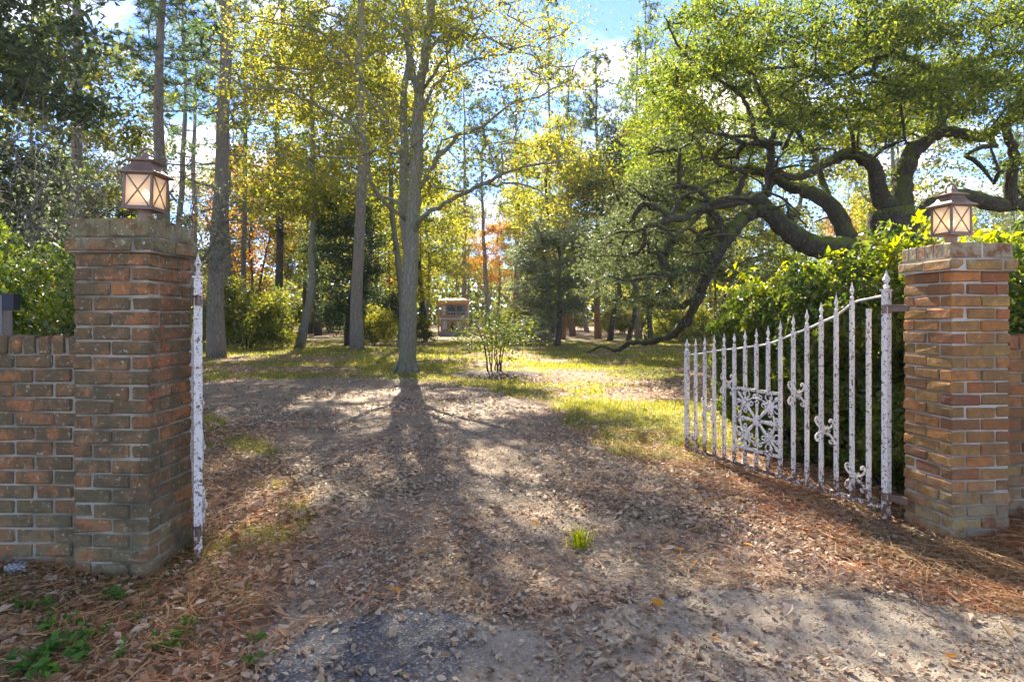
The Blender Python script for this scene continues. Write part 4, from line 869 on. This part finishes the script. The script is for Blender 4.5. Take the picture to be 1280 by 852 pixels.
x, y = gp(405, 420); tree('shrub', 'shrub', 2, x, 31.5, (.9, .9, 1.0), 2, label='dark shrub in the shade behind the slim glossy tree', cat='shrub', leaf='leaf_dark')
x, y = gp(655, 428); tree('shrub', 'shrub', 1, x, 30, (.8, .8, .45), 2, label='low grey green shrub beside the small grey green tree', cat='shrub', leaf='leaf_grey')
x, y = gp(845, 420); tree('shrub', 'shrub', 3, 9.2, 33, (1.1, 1.0, .9), 2, label='yellow green shrub beyond the sweeping oak limb', cat='shrub', leaf='leaf_yellow')

# ---- young multi-stem tree in the mulch ring
def sapling():
    rng = rs(9); limbs = []
    for q in range(9):
        a = q * .7 + rng.rand() * .4; k = .12 + .5 * rng.rand(); h = 1.2 + .5 * rng.rand(); limbs.append(smooth_path([(.14 * math.cos(a), .14 * math.sin(a), -.05), (k * .5 * math.cos(a), k * .5 * math.sin(a), h * .5), (k * math.cos(a), k * math.sin(a), h)], [.016, .012, .006], 10, rng, .01))
    T = grid_targets(ell_target((0, 0, 1.15), (.95, .95, .85), rng, .1), 190, rng); T = T[T[:, 2] > .35]; tubes, tips = skeleton(limbs, T, rng, .15, .0035, .45, climb=.1)
    e = empty('young_tree', (-.42, 14.6, .08), label='young bushy multi stemmed tree in the mulch ring on the lawn', cat='young tree'); link('stems', tubes_mesh('stems', limbs, tubes, M['bark_dark'], 5, 3, rng), e)
    c = MB(); leaves(c, spray(tips, 13, .17, rng, .8), .07, rng, .5, .4); link('crown', c.mesh('crown', M['leaf_green']), e)
sapling(); bpy.data.objects['young_tree'].scale = (1.1, 1.1, .78)

# ------------------------------------------------------------------ playhouse
def playhouse():
    x0 = at(568, 400, 45)[0]; e = empty('playhouse', (x0, 45, 0), 0, label='small two storey wooden playhouse with balcony at the far side of the lawn', cat='playhouse')
    mw = NM('brown_timber'); wd = mw.finish(mw.mix(mw.noise(8, 4, stretch=(1, 1, 6)), (.36, .2, .12), (.5, .3, .18)), .85)
    mo = NM('orange_boards'); orr = mo.finish(mo.mix(mo.noise(8, 4), (.55, .24, .07), (.65, .33, .12)), .8)
    mp_ = NM('pale_trim'); pale = mp_.finish((.6, .56, .5), .7); md = NM('dark_pane'); dk = md.finish((.03, .04, .045), .15, spec=.6); mg = NM('grey_rail'); gy2 = mg.finish((.3, .26, .23), .8)
    def bx(nm, c, h, m_, par=e): b = MB(); b.box(c, h); return link(nm, b.mesh(nm, m_), par)
    bx('wall', (0, .6, 1.15), (1.0, .6, 1.2), wd); bx('floor_beam', (0.05, -.32, 1.22), (1.12, .32, .05), pale)
    r = bx('roof', (0, .3, 2.52), (1.15, 1.0, .04), gy2); b = MB(); b.loft([[(-1.15, -.72, 2.3), (1.15, -.72, 2.3), (1.15, -.66, 2.3), (-1.15, -.66, 2.3)], [(-1.15, -.72, 2.54), (1.15, -.72, 2.54), (1.15, -.66, 2.54), (-1.15, -.66, 2.54)]]); link('fascia', b.mesh('fascia', orr), r)
    b = MB(); b.loft([[(-1.15, -.7, 2.56), (1.15, -.7, 2.56), (1.15, 1.3, 2.56), (-1.15, 1.3, 2.56)], [(-.7, .3, 2.74), (.7, .3, 2.74), (.7, .35, 2.74), (-.7, .35, 2.74)]]); link('hip', b.mesh('hip', orr), r)
    for x, z, w, h, mm_ in ((-.75, 1.85, .12, .35, pale), (-.25, 1.85, .3, .32, dk), (.5, 1.85, .3, .32, dk), (-.72, .75, .16, .3, pale), (.35, .75, .14, .3, pale)):
        f = bx('window', (x, -.012, z), (w + .05, .02, h + .05), wd); bx('pane', (x, -.04, z), (w, .012, h), mm_, f)
    d = bx('door', (-.15, -.02, .6), (.2, .02, .5), orr); bx('door_panel', (-.15, -.045, .6), (.12, .008, .38), dk, d)
    for q in range(12): bx('baluster', (-1.0 + q * .19, -.62, 1.48), (.02, .02, .2), gy2)
    bx('handrail', (0.05, -.62, 1.7), (1.12, .03, .03), gy2)
    for x in (-1.1, 1.1, 1.45, 1.9): bx('support_post', (x, -.62, .6 if x > 1.2 else 1.15), (.05, .05, .62 if x > 1.2 else 1.15), pale if x > 0 else wd)
    bx('step', (0, -.5, .14), (1.0, .45, .14), gy2)
playhouse()

# ------------------------------------------------------------------ woods behind the lawn
def woods():
    rng = rs(101); used = []
    # trunks the photograph shows one by one, after a first one added for shade: px, base row, kind, seed, scale, leaf, bark
    spec = [(502, 431.5, 'broad', 1, .95, 'leaf_yellow', 'bark_grey'), (470, 427, 'broad', 2, 1.1, 'leaf_green', 'bark_grey'), (690, 428, 'broad', 2, .8, 'leaf_yellow', 'bark_dark'), (815, 430, 'broad', 1, .76, 'leaf_yellow', 'bark_dark'), (647, 415, 'pine', 2, .9, None, 'bark_red'), (656, 414, 'pine', 3, .7, None, 'bark_red'), (716, 420, 'pine', 1, .8, None, 'bark_red'), (704, 424, 'thin', 1, 1, 'leaf_yellow', 'bark_red'), (748, 423, 'pine', 3, .8, None, 'bark_red'),
            (762, 426, 'broad', 1, .8, 'leaf_green', 'bark_dark'), (784, 426, 'broad', 2, .7, 'leaf_green', 'bark_dark'), (799, 424, 'pine', 2, .8, None, 'bark_pine'), (809, 425, 'broad', 3, .95, 'leaf_green', 'bark_dark'), (610, 414, 'pine', 1, .9, None, 'bark_pine'),
            (671, 413, 'broad', 2, .9, 'leaf_yellow', 'bark_grey'), (532, 425, 'thin', 2, .9, 'leaf_yellow', 'bark_dark'), (530, 420, 'broad', 3, .8, 'leaf_green', 'bark_grey'), (345, 424, 'pine', 3, .95, None, 'bark_dark'), (362, 420, 'broad', 1, .9, 'leaf_yellow', 'bark_dark'),
            (288, 425, 'pine', 2, 1, None, 'bark_pine'), (390, 417, 'broad', 2, 1., 'leaf_yellow', 'bark_dark'), (398, 419, 'pine', 1, .9, None, 'bark_dark'), (215, 423, 'pine', 1, 1, None, 'bark_pine'), (460, 416, 'broad', 1, 1., 'leaf_yellow', 'bark_grey'), (240, 418, 'pine', 3, 1, None, 'bark_pine'),
            (580, 411, 'pine', 3, 1, None, 'bark_pine'), (620, 410, 'broad', 3, .8, 'leaf_orange', 'bark_grey'), (320, 419, 'thin', 1, 1.2, 'leaf_orange', 'bark_dark'), (495, 414, 'thin', 3, 1.2, 'leaf_yellow', 'bark_dark'), (735, 415, 'broad', 2, 1.1, 'leaf_yellow', 'bark_grey')]
    desc = {'pine': 'pine', 'broad': 'broadleaf tree', 'thin': 'thin many stemmed tree'}
    colr = {'leaf_yellow': 'yellow leaved', 'leaf_green': 'green leaved', 'leaf_orange': 'orange leaved', None: 'tall'}
    where = ['directly behind the forked lawn tree', 'between the thick grey pine and the forked tree', 'yellow crown spreading behind the young tree', 'yellow crown above the hanging oak foliage', 'reddish trunk nearest the grey green tree', 'slim reddish trunk paired beside another beyond the young tree', 'reddish trunk left of the hanging oak foliage', 'reddish trunk close to the grey green tree', 'reddish trunk under the hanging oak foliage', 'dark trunk flared at its base under the oak foliage', 'narrow dark trunk above the limb tip on the grass', 'brown trunk next to the thickest dark trunk under the oak',
             'thickest dark trunk under the oak foliage', 'straight trunk just beyond the playhouse posts', 'grey trunk behind the pair of reddish pines', 'leaning close behind the forked lawn tree', 'behind the forked lawn tree, left of the playhouse', 'dark trunk rising over the big rounded shrub', 'dark trunk right of the pine over the rounded shrub', 'just right of the tall straight pine near the pillar',
             'dark trunk between the rounded shrub and the slim glossy tree', 'dark trunk left of the slim glossy leaved tree', 'trunk seen directly over the lit lantern', 'behind the thick grey pine', 'trunk between the lit lantern and the tall straight pine', 'rising right behind the playhouse', 'glowing behind the young tree', 'low over the left end of the rounded shrub', 'filling the gap beside the forked tree', 'above the reddish pine trunks under the oak']
    for (px, py, k, sd, s, lf, bk), wh in zip(spec, where):
        x, y = gp(px, py); y = min(y, 58); x = (px - CX) / F_PX * y; s2 = s * rng.uniform(.95, 1.05)
        zs = 1.5 if px == 502 else 1.0  # tree behind the forked one: crown stretched to break up the trunk shadow
        tree({'pine': 'pine_tree', 'broad': 'broadleaf_tree', 'thin': 'understorey_tree'}[k], k, sd, x, y, (s2, s2, s2 * zs), rng.rand() * 6.28, lf, bk, label=(colr[lf] + ' ' + desc[k] + ', ' + wh), cat='pine tree' if k == 'pine' else 'tree'); used.append((x, y))
    def free(x, y, d): return all((x - a) ** 2 + (y - b_) ** 2 > d * d for a, b_ in used)
    groups = [('broadleaf_tree', 'broad', ['leaf_yellow', 'leaf_green', 'leaf_yellow', 'leaf_green', 'leaf_yellow', 'leaf_green', 'leaf_orange'], 34, 50, 92, 'tree'), ('pine_tree', 'pine', [None], 46, 36, 88, 'pine tree'), ('understorey_tree', 'thin', ['leaf_yellow', 'leaf_green', 'leaf_yellow', 'leaf_green', 'leaf_orange'], 26, 44, 80, 'tree'), ('shrub', 'shrub', ['leaf_bush', 'leaf_yellow', 'leaf_dark', 'leaf_green'], 34, 42, 75, 'shrub')]
    far_obj = []
    for nm, k, lfs, n, y0, y1, cat in groups:
        m_ = 0; tries = 0
        while m_ < n and tries < 4000:
            tries += 1; y = rng.uniform(y0, y1); px = rng.uniform(-160, 1440); x = (px - CX) / F_PX * y
            if not free(x, y, 2.2) : continue
            if k != 'shrub' and 530 < px < 620 and y < 60: continue
            if 545 < px < 600 and y < 50: continue
            used.append((x, y)); m_ += 1; lf = lfs[rng.randint(len(lfs))]; s = rng.uniform(.8, 1.25) * (1.1 if k == 'shrub' else 1)
            col = {'leaf_yellow': 'yellow green', 'leaf_green': 'mid green', 'leaf_orange': 'orange', 'leaf_bush': 'olive green', 'leaf_dark': 'dark green', None: 'tall bare trunked'}[lf]; ds = {'broad': 'broadleaf tree', 'pine': 'pine', 'thin': 'understorey tree', 'shrub': 'shrub'}[k]
            tree(nm, k, 1 + rng.randint(3), x, y, (s * (.55 if k == 'pine' else 1), s * (.55 if k == 'pine' else 1), s * rng.uniform(.9, 1.15)), rng.rand() * 6.28, lf, 'twig' if k == 'pine' else None, label=f'{col} {ds} deep in the woods beyond the lawn', cat=cat, group=f'{col} {ds}s deep in the woods')
            far_obj.append((px, y, col, ds, COL.objects[-1].parent))
    marks = [(-400, 0, 'beyond the wooden post'), (0, 90, 'above the low mossy wall'), (90, 160, 'behind the mossy pillar'), (160, 225, 'behind the lit lantern'), (225, 262, 'beside the edge on gate'), (262, 300, 'behind the tall straight pine'), (300, 345, 'over the rounded shrub'), (345, 410, 'between shrub and glossy tree'),
             (410, 440, 'behind the slim glossy tree'), (440, 485, 'behind the thick grey pine'), (485, 530, 'behind the forked lawn tree'), (530, 590, 'beside the playhouse'), (590, 650, 'behind the young tree'), (650, 700, 'behind the reddish trunks'), (700, 755, 'behind the grey green tree'), (755, 820, 'behind the dark oak-side trunks'), (820, 880, 'past the tip of the gate'), (880, 960, 'behind the gate wheel'),
             (960, 1050, 'behind the middle of the hedge'), (1050, 1140, 'behind the oak trunk'), (1140, 1215, 'behind the pale paned lantern'), (1215, 2000, 'behind the tall leafy shrub')]
    far_obj.sort(key=lambda t: t[1]); cnt = {}
    for px, y, col, ds, o in far_obj:
        w_ = next(m__[2] for m__ in marks if m__[0] <= px < m__[1]); k = (col, ds, w_); c_ = cnt.get(k, 0); cnt[k] = c_ + 1
        o['label'] = f"{('', 'second ', 'third ', 'fourth ', 'fifth ', 'sixth ', 'seventh ', 'eighth ', 'ninth ', 'tenth ', 'eleventh ', 'twelfth ')[min(c_, 11)]}{col} {ds} deep in the woods {w_}"
    # flank trees, nearer, left and right of the lawn
    flank = [(-9.5, 27, 'broad', 2, 'leaf_yellow', 'yellow tree left of the rounded shrub'), (-19, 27, 'broad', 3, 'leaf_green', 'green tree beyond the bare twiggy shrub'), (-22, 33, 'evergreen', 1, None, 'dark evergreen deep behind the low mossy wall'),
             (15, 34, 'broad', 1, 'leaf_green', 'green tree seen through the oak limbs'), (21, 33, 'broad', 2, 'leaf_yellow', 'yellow green tree behind the orange pillar lantern'), (27, 30, 'evergreen', 3, 'leaf_olive', 'grey green evergreen far behind the orange pillar'), (12, 42, 'broad', 3, 'leaf_yellow', 'yellow tree beyond the end of the picket gate'),
             (-26, 24, 'pine', 2, None, 'pine behind the wooden post')]
    for x, y, k, sd, lf, lb in flank: tree({'broad': 'broadleaf_tree', 'evergreen': 'evergreen_tree', 'pine': 'pine_tree'}[k], k, sd, x, y, (1, 1, 1), rng.rand() * 6, lf, None, label=lb, cat='tree' if k != 'pine' else 'pine tree')
    # far-off wall of woods that reads as one mass
    b = MB(); P = []; 
    for q in range(90000 // 1):
        pass
    n = 60000; px = rng.uniform(-300, 1580, n); y = rng.uniform(88, 120, n); h = (5 + 9 * vnoise(px * .012, px * 0, 1, 3, 4)) * rng.rand(n); P = np.stack([(px - CX) / F_PX * y, y, h], -1)
    leaves(b, P, .9, rng, .7, .3); link('distant_woods', b.mesh('distant_woods', M['leaf_bush']), label='hazy mass of distant woodland behind everything', cat='woods', kind='stuff')
woods()

# ------------------------------------------------------------------ ground cover: grass, litter, pine straw, weeds
def cover():
    rng = rs(202)
    def sample(n, y0, y1, pw=1.0):
        y = y0 + (y1 - y0) * rng.rand(n) ** pw; x = (rng.rand(n) * 1.24 - .12) * 1280; return (x - CX) / F_PX * y, y
    # grass
    b = MB()
    for (y0, y1, n, hh, w) in ((2.5, 4.4, 80000, .045, .0028), (4.2, 10, 130000, .055, .004), (9, 18, 140000, .065, .008), (17, 34, 120000, .08, .018)):
        x, y = sample(n, y0, y1); g = grass_amt(x, y); k = rng.rand(n) < g * .95; x, y = x[k], y[k]; n2 = len(x); z = gz(x, y)
        a = rng.rand(n2) * 6.28; h = hh * (.4 + .9 * rng.rand(n2)); lx, ly = rng.normal(0, .5, n2) * h, rng.normal(0, .5, n2) * h; c, s = np.cos(a) * w, np.sin(a) * w
        V = np.stack([np.stack([x - c, y - s, z - .005], -1), np.stack([x + c, y + s, z - .005], -1), np.stack([x + lx, y + ly, z + h], -1)], 1); b.add(V.reshape(-1, 3), tris=np.arange(3 * n2).reshape(-1, 3))
    link('grass', b.mesh('grass', M['grass']), label='short patchy yellow green grass over the lawn', cat='grass', kind='stuff')
    # dry leaves
    b = MB()
    for (y0, y1, n, sz) in ((1.6, 4.5, 34000, .035), (4, 8, 36000, .042), (7.5, 16, 40000, .058), (15, 34, 26000, .085)):
        x, y = sample(n, y0, y1, .8 if y0 > 4 else 1); dens = .14 + .86 * np.clip((vnoise(x, y, 1.0, 41, 4) - .38) * 5, 0, 1); g = grass_amt(x, y); asp = inside(ASPH, x, y)
        dens = dens * np.where(g > .5, .4, 1) * np.where(asp, np.where(x < .15, .16, .4), 1); k = rng.rand(n) < dens; x, y = x[k], y[k]
        P = np.stack([x, y, gz(x, y) + .018 + .006 * rng.rand(len(x))], -1); litter_leaves(b, P, sz, rng)
    x, y = sample(60000, 1.6, 6.5); k = (rng.rand(60000) < .25 + .75 * (vnoise(x, y, 1.3, 44, 3) > .45)) & ~(inside(ASPH, x, y) & (x < .1) & (rng.rand(60000) < .8)); x, y = x[k], y[k]; litter_leaves(b, np.stack([x, y, gz(x, y) + .016 + .004 * rng.rand(len(x))], -1), .017, rng)
    x, y = sample(9000, 1.6, 6); k = ~inside(DRIVE, x, y); x, y = x[k], y[k]; litter_leaves(b, np.stack([x, y, gz(x, y) + .022 + .01 * rng.rand(len(x))], -1), .046, rng, mi=1)
    link('leaf_litter', b.mesh('leaf_litter', [M['litter'], M['litter_red']]), label='scattered small dry tan and brown leaves over drive and verges', cat='leaf litter', kind='stuff')
    # loose stones on the apron and the drive
    b = MB(); x, y = sample(26000, 1.6, 6.5, 1.4); k = inside(DRIVE, x, y) & ~(inside(ASPH, x, y) & (x < 0) & (rng.rand(26000) < .7)); x, y = x[k], y[k]; n2 = len(x); z = gz(x, y) + np.where(inside(ASPH, x, y), .013, .008); s_ = (.002 + .0055 * rng.rand(n2) ** 2.5)[:, None]
    o = np.array([(1, 0, 0), (0, 1, 0), (-1, 0, 0), (0, -1, 0), (0, 0, .7), (0, 0, -.7)], float); V = np.stack([x, y, z], -1)[:, None] + o[None] * s_[:, None] * (.7 + .6 * rng.rand(n2, 6, 3)); a_ = rng.rand(n2) * 6.28; d_ = V - V.mean(1, keepdims=True)
    V = V.mean(1, keepdims=True) + np.stack([d_[..., 0] * np.cos(a_)[:, None] - d_[..., 1] * np.sin(a_)[:, None], d_[..., 0] * np.sin(a_)[:, None] + d_[..., 1] * np.cos(a_)[:, None], d_[..., 2]], -1)
    f_ = np.array([(0, 1, 4), (1, 2, 4), (2, 3, 4), (3, 0, 4), (1, 0, 5), (2, 1, 5), (3, 2, 5), (0, 3, 5)]); b.add(V.reshape(-1, 3), tris=(np.arange(n2)[:, None, None] * 6 + f_[None]).reshape(-1, 3))
    ms = NM('loose_stone'); mst = ms.finish(ms.ramp(ms.n('ShaderNodeNewGeometry').outputs['Random Per Island'], [(0, (.1, .09, .08)), (.5, (.26, .22, .17)), (1, (.45, .4, .33))]), .85)
    link('gravel', b.mesh('gravel', mst), label='loose small stones scattered on the drive and asphalt apron', cat='gravel', kind='stuff')
    # pine straw
    b = MB(); n = 80000; x, y = sample(n, 1.7, 7.5)
    left = np.clip((-.9 - x - .25 * y + .9) * 1.5, 0, 1) * (y < 5.2); right = np.exp(-((x - np.interp(y, [2, 3.2, 4.3, 6.3], [3.2, 2.7, 2.35, 1.55])) / np.interp(y, [2.5, 4, 7], [.8, .55, .35])) ** 2) * (y > 2.55)
    mid = .2 * np.clip((vnoise(x, y, .8, 51, 3) - .52) * 6, 0, 1) * (y > 2.8); dens = np.clip(np.maximum(left * .3, np.maximum(right * 1.1, mid)), 0, 1) * (.35 + .65 * vnoise(x, y, 2.5, 52, 3)) * ~inside(ASPH, x, y)
    k = rng.rand(n) < dens; x, y = x[k], y[k]; needles(b, np.stack([x, y, gz(x, y) + .018 + .04 * rng.rand(len(x))], -1), .15, .0016, rng)
    x = rng.normal(3.55, .38, 9000); y = rng.normal(3.72, .2, 9000); needles(b, np.stack([x, y, gz(x, y) + .01 + .07 * rng.rand(9000)], -1), .17, .0014, rng)
    link('pine_straw', b.mesh('pine_straw', M['straw']), label='rust coloured pine needles heaped along the pillars and gate', cat='pine straw', kind='stuff')
    # the larger near leaves, one by one, as pieces of the ground
    vs = []
    for q in range(6):
        bb = MB(); litter_leaves(bb, np.zeros((1, 3)), .075, rng, tilt=.12); vs.append(bb)
    lm = [v.mesh('fallen_leaf', M[mk]) for v in vs for mk in ('litter', 'litter_red', 'leaf_fallen_yellow')]
    n = 0
    while n < 280:
        yy = 1.95 + 2.6 * rng.rand() ** 1.2; px = rng.uniform(0, 1280); xx = (px - CX) / F_PX * yy
        if (-2.5 < xx < -1.8 and yy > 3.2) or (xx > 2.7 and yy > 3.7): continue
        if xx > -1.05 and xx < .1 and inside(ASPH, np.array([xx]), np.array([yy]))[0] and rng.rand() < .8: continue
        r = rng.rand(); mi = 2 if r < .07 else (1 if r < .3 else 0); vrt = rng.randint(6); o = link('fallen_leaf', lm[vrt * 3 + mi], ground, (xx, yy, float(gz(xx, yy)) + .028), (rng.normal(0, .15), rng.normal(0, .15), rng.rand() * 6.28)); s = rng.uniform(.7, 1.15); o.scale = (s, s, s); n += 1
    # weeds in the litter
    def weed(px, py, s, nm='weed_plant', mat='leaf_weed', n=26, **k):
        x, y = gp(px, py); r2 = rs(int(px * 7 + py)); e = empty(nm, (x, y, float(gz(x, y)) + .01), r2.rand() * 6, **k); b = MB(); c = MB()
        for q in range(6):
            a = r2.rand() * 6.28; l = s * (.5 + .6 * r2.rand()); p, r = smooth_path([(0, 0, -.02), (math.cos(a) * l * .4, math.sin(a) * l * .4, l * .45), (math.cos(a) * l * .8, math.sin(a) * l * .8, l * .6)], [.002, .0018, .001], 6); b.tube(p, r, 4)
            leaves(c, np.repeat(p[2:], max(1, n // 20), 0) + r2.normal(0, .012, (4 * max(1, n // 20), 3)), s * .42, r2, .62, 1.6, .2)
        link('stems', b.mesh('stems', M['leaf_weed']), e); link('foliage', c.mesh('foliage', M[mat]), e)
    ww = ['alone at the foot of the mossy pillar', 'topmost of the column below the low wall', 'dark one near the pale pine cone', 'just below the topmost one of the column', 'small one between the column and the pillar', 'largest, heart of the lowest patch', 'second in the lowest patch', 'at the lit edge of the lowest patch', 'at the outer corner of the lowest patch', 'at the very bottom of the lowest patch', 'small sprig midway to the drive', 'lower one beside the sunlit litter', 'upper one beside the sunlit litter', 'sprig at the drive edge', 'lowest sprig at the drive edge', 'sprig between the lowest patch and sunlit litter', 'thin sprig short of the sunlit litter', 'sprig above the lowest patch', 'trailing sprig under the sunlit litter']
    wi = iter(ww)
    for px, py, s in ((146, 745, .085), (60, 765, .08), (30, 760, .07), (66, 790, .09), (92, 786, .06), (50, 830, .12), (85, 815, .1), (105, 832, .1), (30, 842, .1), (70, 846, .1), (168, 778, .05), (225, 800, .06), (232, 788, .06), (318, 805, .06), (322, 832, .06), (148, 826, .06), (200, 812, .06), (120, 800, .07), (215, 815, .06)):
        weed(px, py, s, label='green weed in the litter, ' + next(wi), cat='weed', group='green weeds in the litter before the mossy wall')
    # tuft of bright grass on the drive
    x, y = gp(723, 684); e = empty('grass_tuft', (x, y, float(gz(x, y))), label='bright yellow green grass tuft alone on the drive', cat='grass tuft'); b = MB()
    for q in range(90):
        a = rng.rand() * 6.28; l = .09 + .1 * rng.rand(); o = rng.normal(0, .03, 2); d = np.array((math.cos(a), math.sin(a))) * rng.rand() * l * .8; w = .003
        p = [np.array((o[0], o[1], -.01)), np.array((o[0] + d[0] * .4, o[1] + d[1] * .4, l * .6)), np.array((o[0] + d[0], o[1] + d[1], l * .75))]; s_ = np.array((-math.sin(a), math.cos(a), 0)) * w
        b.add([p[0] - s_, p[0] + s_, p[1] + s_, p[1] - s_, p[2]], quads=[(0, 1, 2, 3)], tris=[(3, 2, 4)])
    link('blades', b.mesh('blades', M['leaf_lime']), e)
    # pine cone by the wall
    x, y = gp(19, 727); e = empty('pine_cone', (x, y, float(gz(x, y)) + .045), .1, label='pale grey pine cone lying in the litter below the low wall', cat='pine cone'); b = MB(); mm_ = NM('cone_scales'); cm = mm_.finish((.4, .39, .38), .8)
    b.loft([[(u * .05, math.cos(t) * r, math.sin(t) * r) for t in np.linspace(0, 2 * np.pi, 8, endpoint=False)] for u, r in ((-1, .004), (-.6, .018), (0, .022), (.6, .015), (1, .003))]); link('core', b.mesh('core', cm), e); b = MB()
    for q in range(60):
        u = -.9 + 1.8 * q / 60; a = q * 2.4; r = .03 * (1 - u * u * .6); c = np.array((u * .05, math.cos(a) * r, math.sin(a) * r)); t = np.array((0, -math.sin(a), math.cos(a))) * .007; rad = np.array((.008, math.cos(a) * .007, math.sin(a) * .007)); b.add([c - rad - t, c - rad + t, c + rad + t * .6, c + rad - t * .6, c + rad * .8 + (.004, 0, 0)], quads=[(0, 1, 2, 3)], tris=[(3, 2, 4)])
    tag(link('scales', b.mesh('scales', cm), e), kind='stuff')
cover()

# ------------------------------------------------------------------ red creeper on the mossy pillar
def creeper():
    rng = rs(64); e = empty('red_creeper', (-2.0, 3.26, 0), label='thin creeper with small red leaves climbing the mossy pillar', cat='creeper')
    b = MB(); c = MB(); Yf = 3.262
    for pts in ([(165, 640), (175, 590), (178, 540), (183, 500), (192, 460), (202, 430), (199, 395)], [(196, 440), (188, 480), (186, 505)]):
        P = [at(p[0], p[1], Yf) for p in pts]; pp, r = smooth_path(P, [.0022] * len(P), 30, rng, .002); b.tube(pp - (-2.0, 3.26, 0), r, 4)
    for x, y, n in ((198, 398, 7), (201, 408, 6), (205, 428, 6), (198, 423, 3), (205, 437, 6), (207, 445, 3), (200, 463, 4), (195, 492, 3), (190, 505, 5), (187, 498, 3)):
        P = np.array([at(x + rng.normal(0, 2.2), y + rng.normal(0, 3), Yf - .012 - .01 * rng.rand()) for q in range(n)]); leaves(c, P - (-2.0, 3.26, 0), .022, rng, .8, 0, .3)
    link('stem', b.mesh('stem', M['bark_red'], True), e); link('foliage', c.mesh('foliage', M['leaf_red']), e)
creeper()

# ------------------------------------------------------------------ thin autumn haze
def haze():
    b = MB(); b.box((0, 70, 17.5), (160, 95, 22)); m = NM('haze_air'); v = m.n('ShaderNodeVolumePrincipled', {'Color': (.92, .94, 1, 1), 'Density': HAZE, 'Anisotropy': 0.2}); m.t.links.new(v.outputs[0], m.out.inputs['Volume'])
    link('haze', b.mesh('haze', m.m), label='thin pale autumn haze in the air between the trees', kind='stuff')
HAZE = .0004
haze()

rng = rs(88); b = MB(); n = 260; P = np.stack([-2.377 + .0 + .43 * rng.rand(n), 3.28 + .43 * rng.rand(n), np.full(n, CO * 23 + .09) + .012 * rng.rand(n)], -1); litter_leaves(b, P[:90], .035, rng); needles(b, P, .09, .0012, rng, mi=1)
link('leaf_debris', b.mesh('leaf_debris', [M['litter_red'], M['straw']]), label='dry leaf and needle debris on the cap of the mossy pillar', kind='stuff')
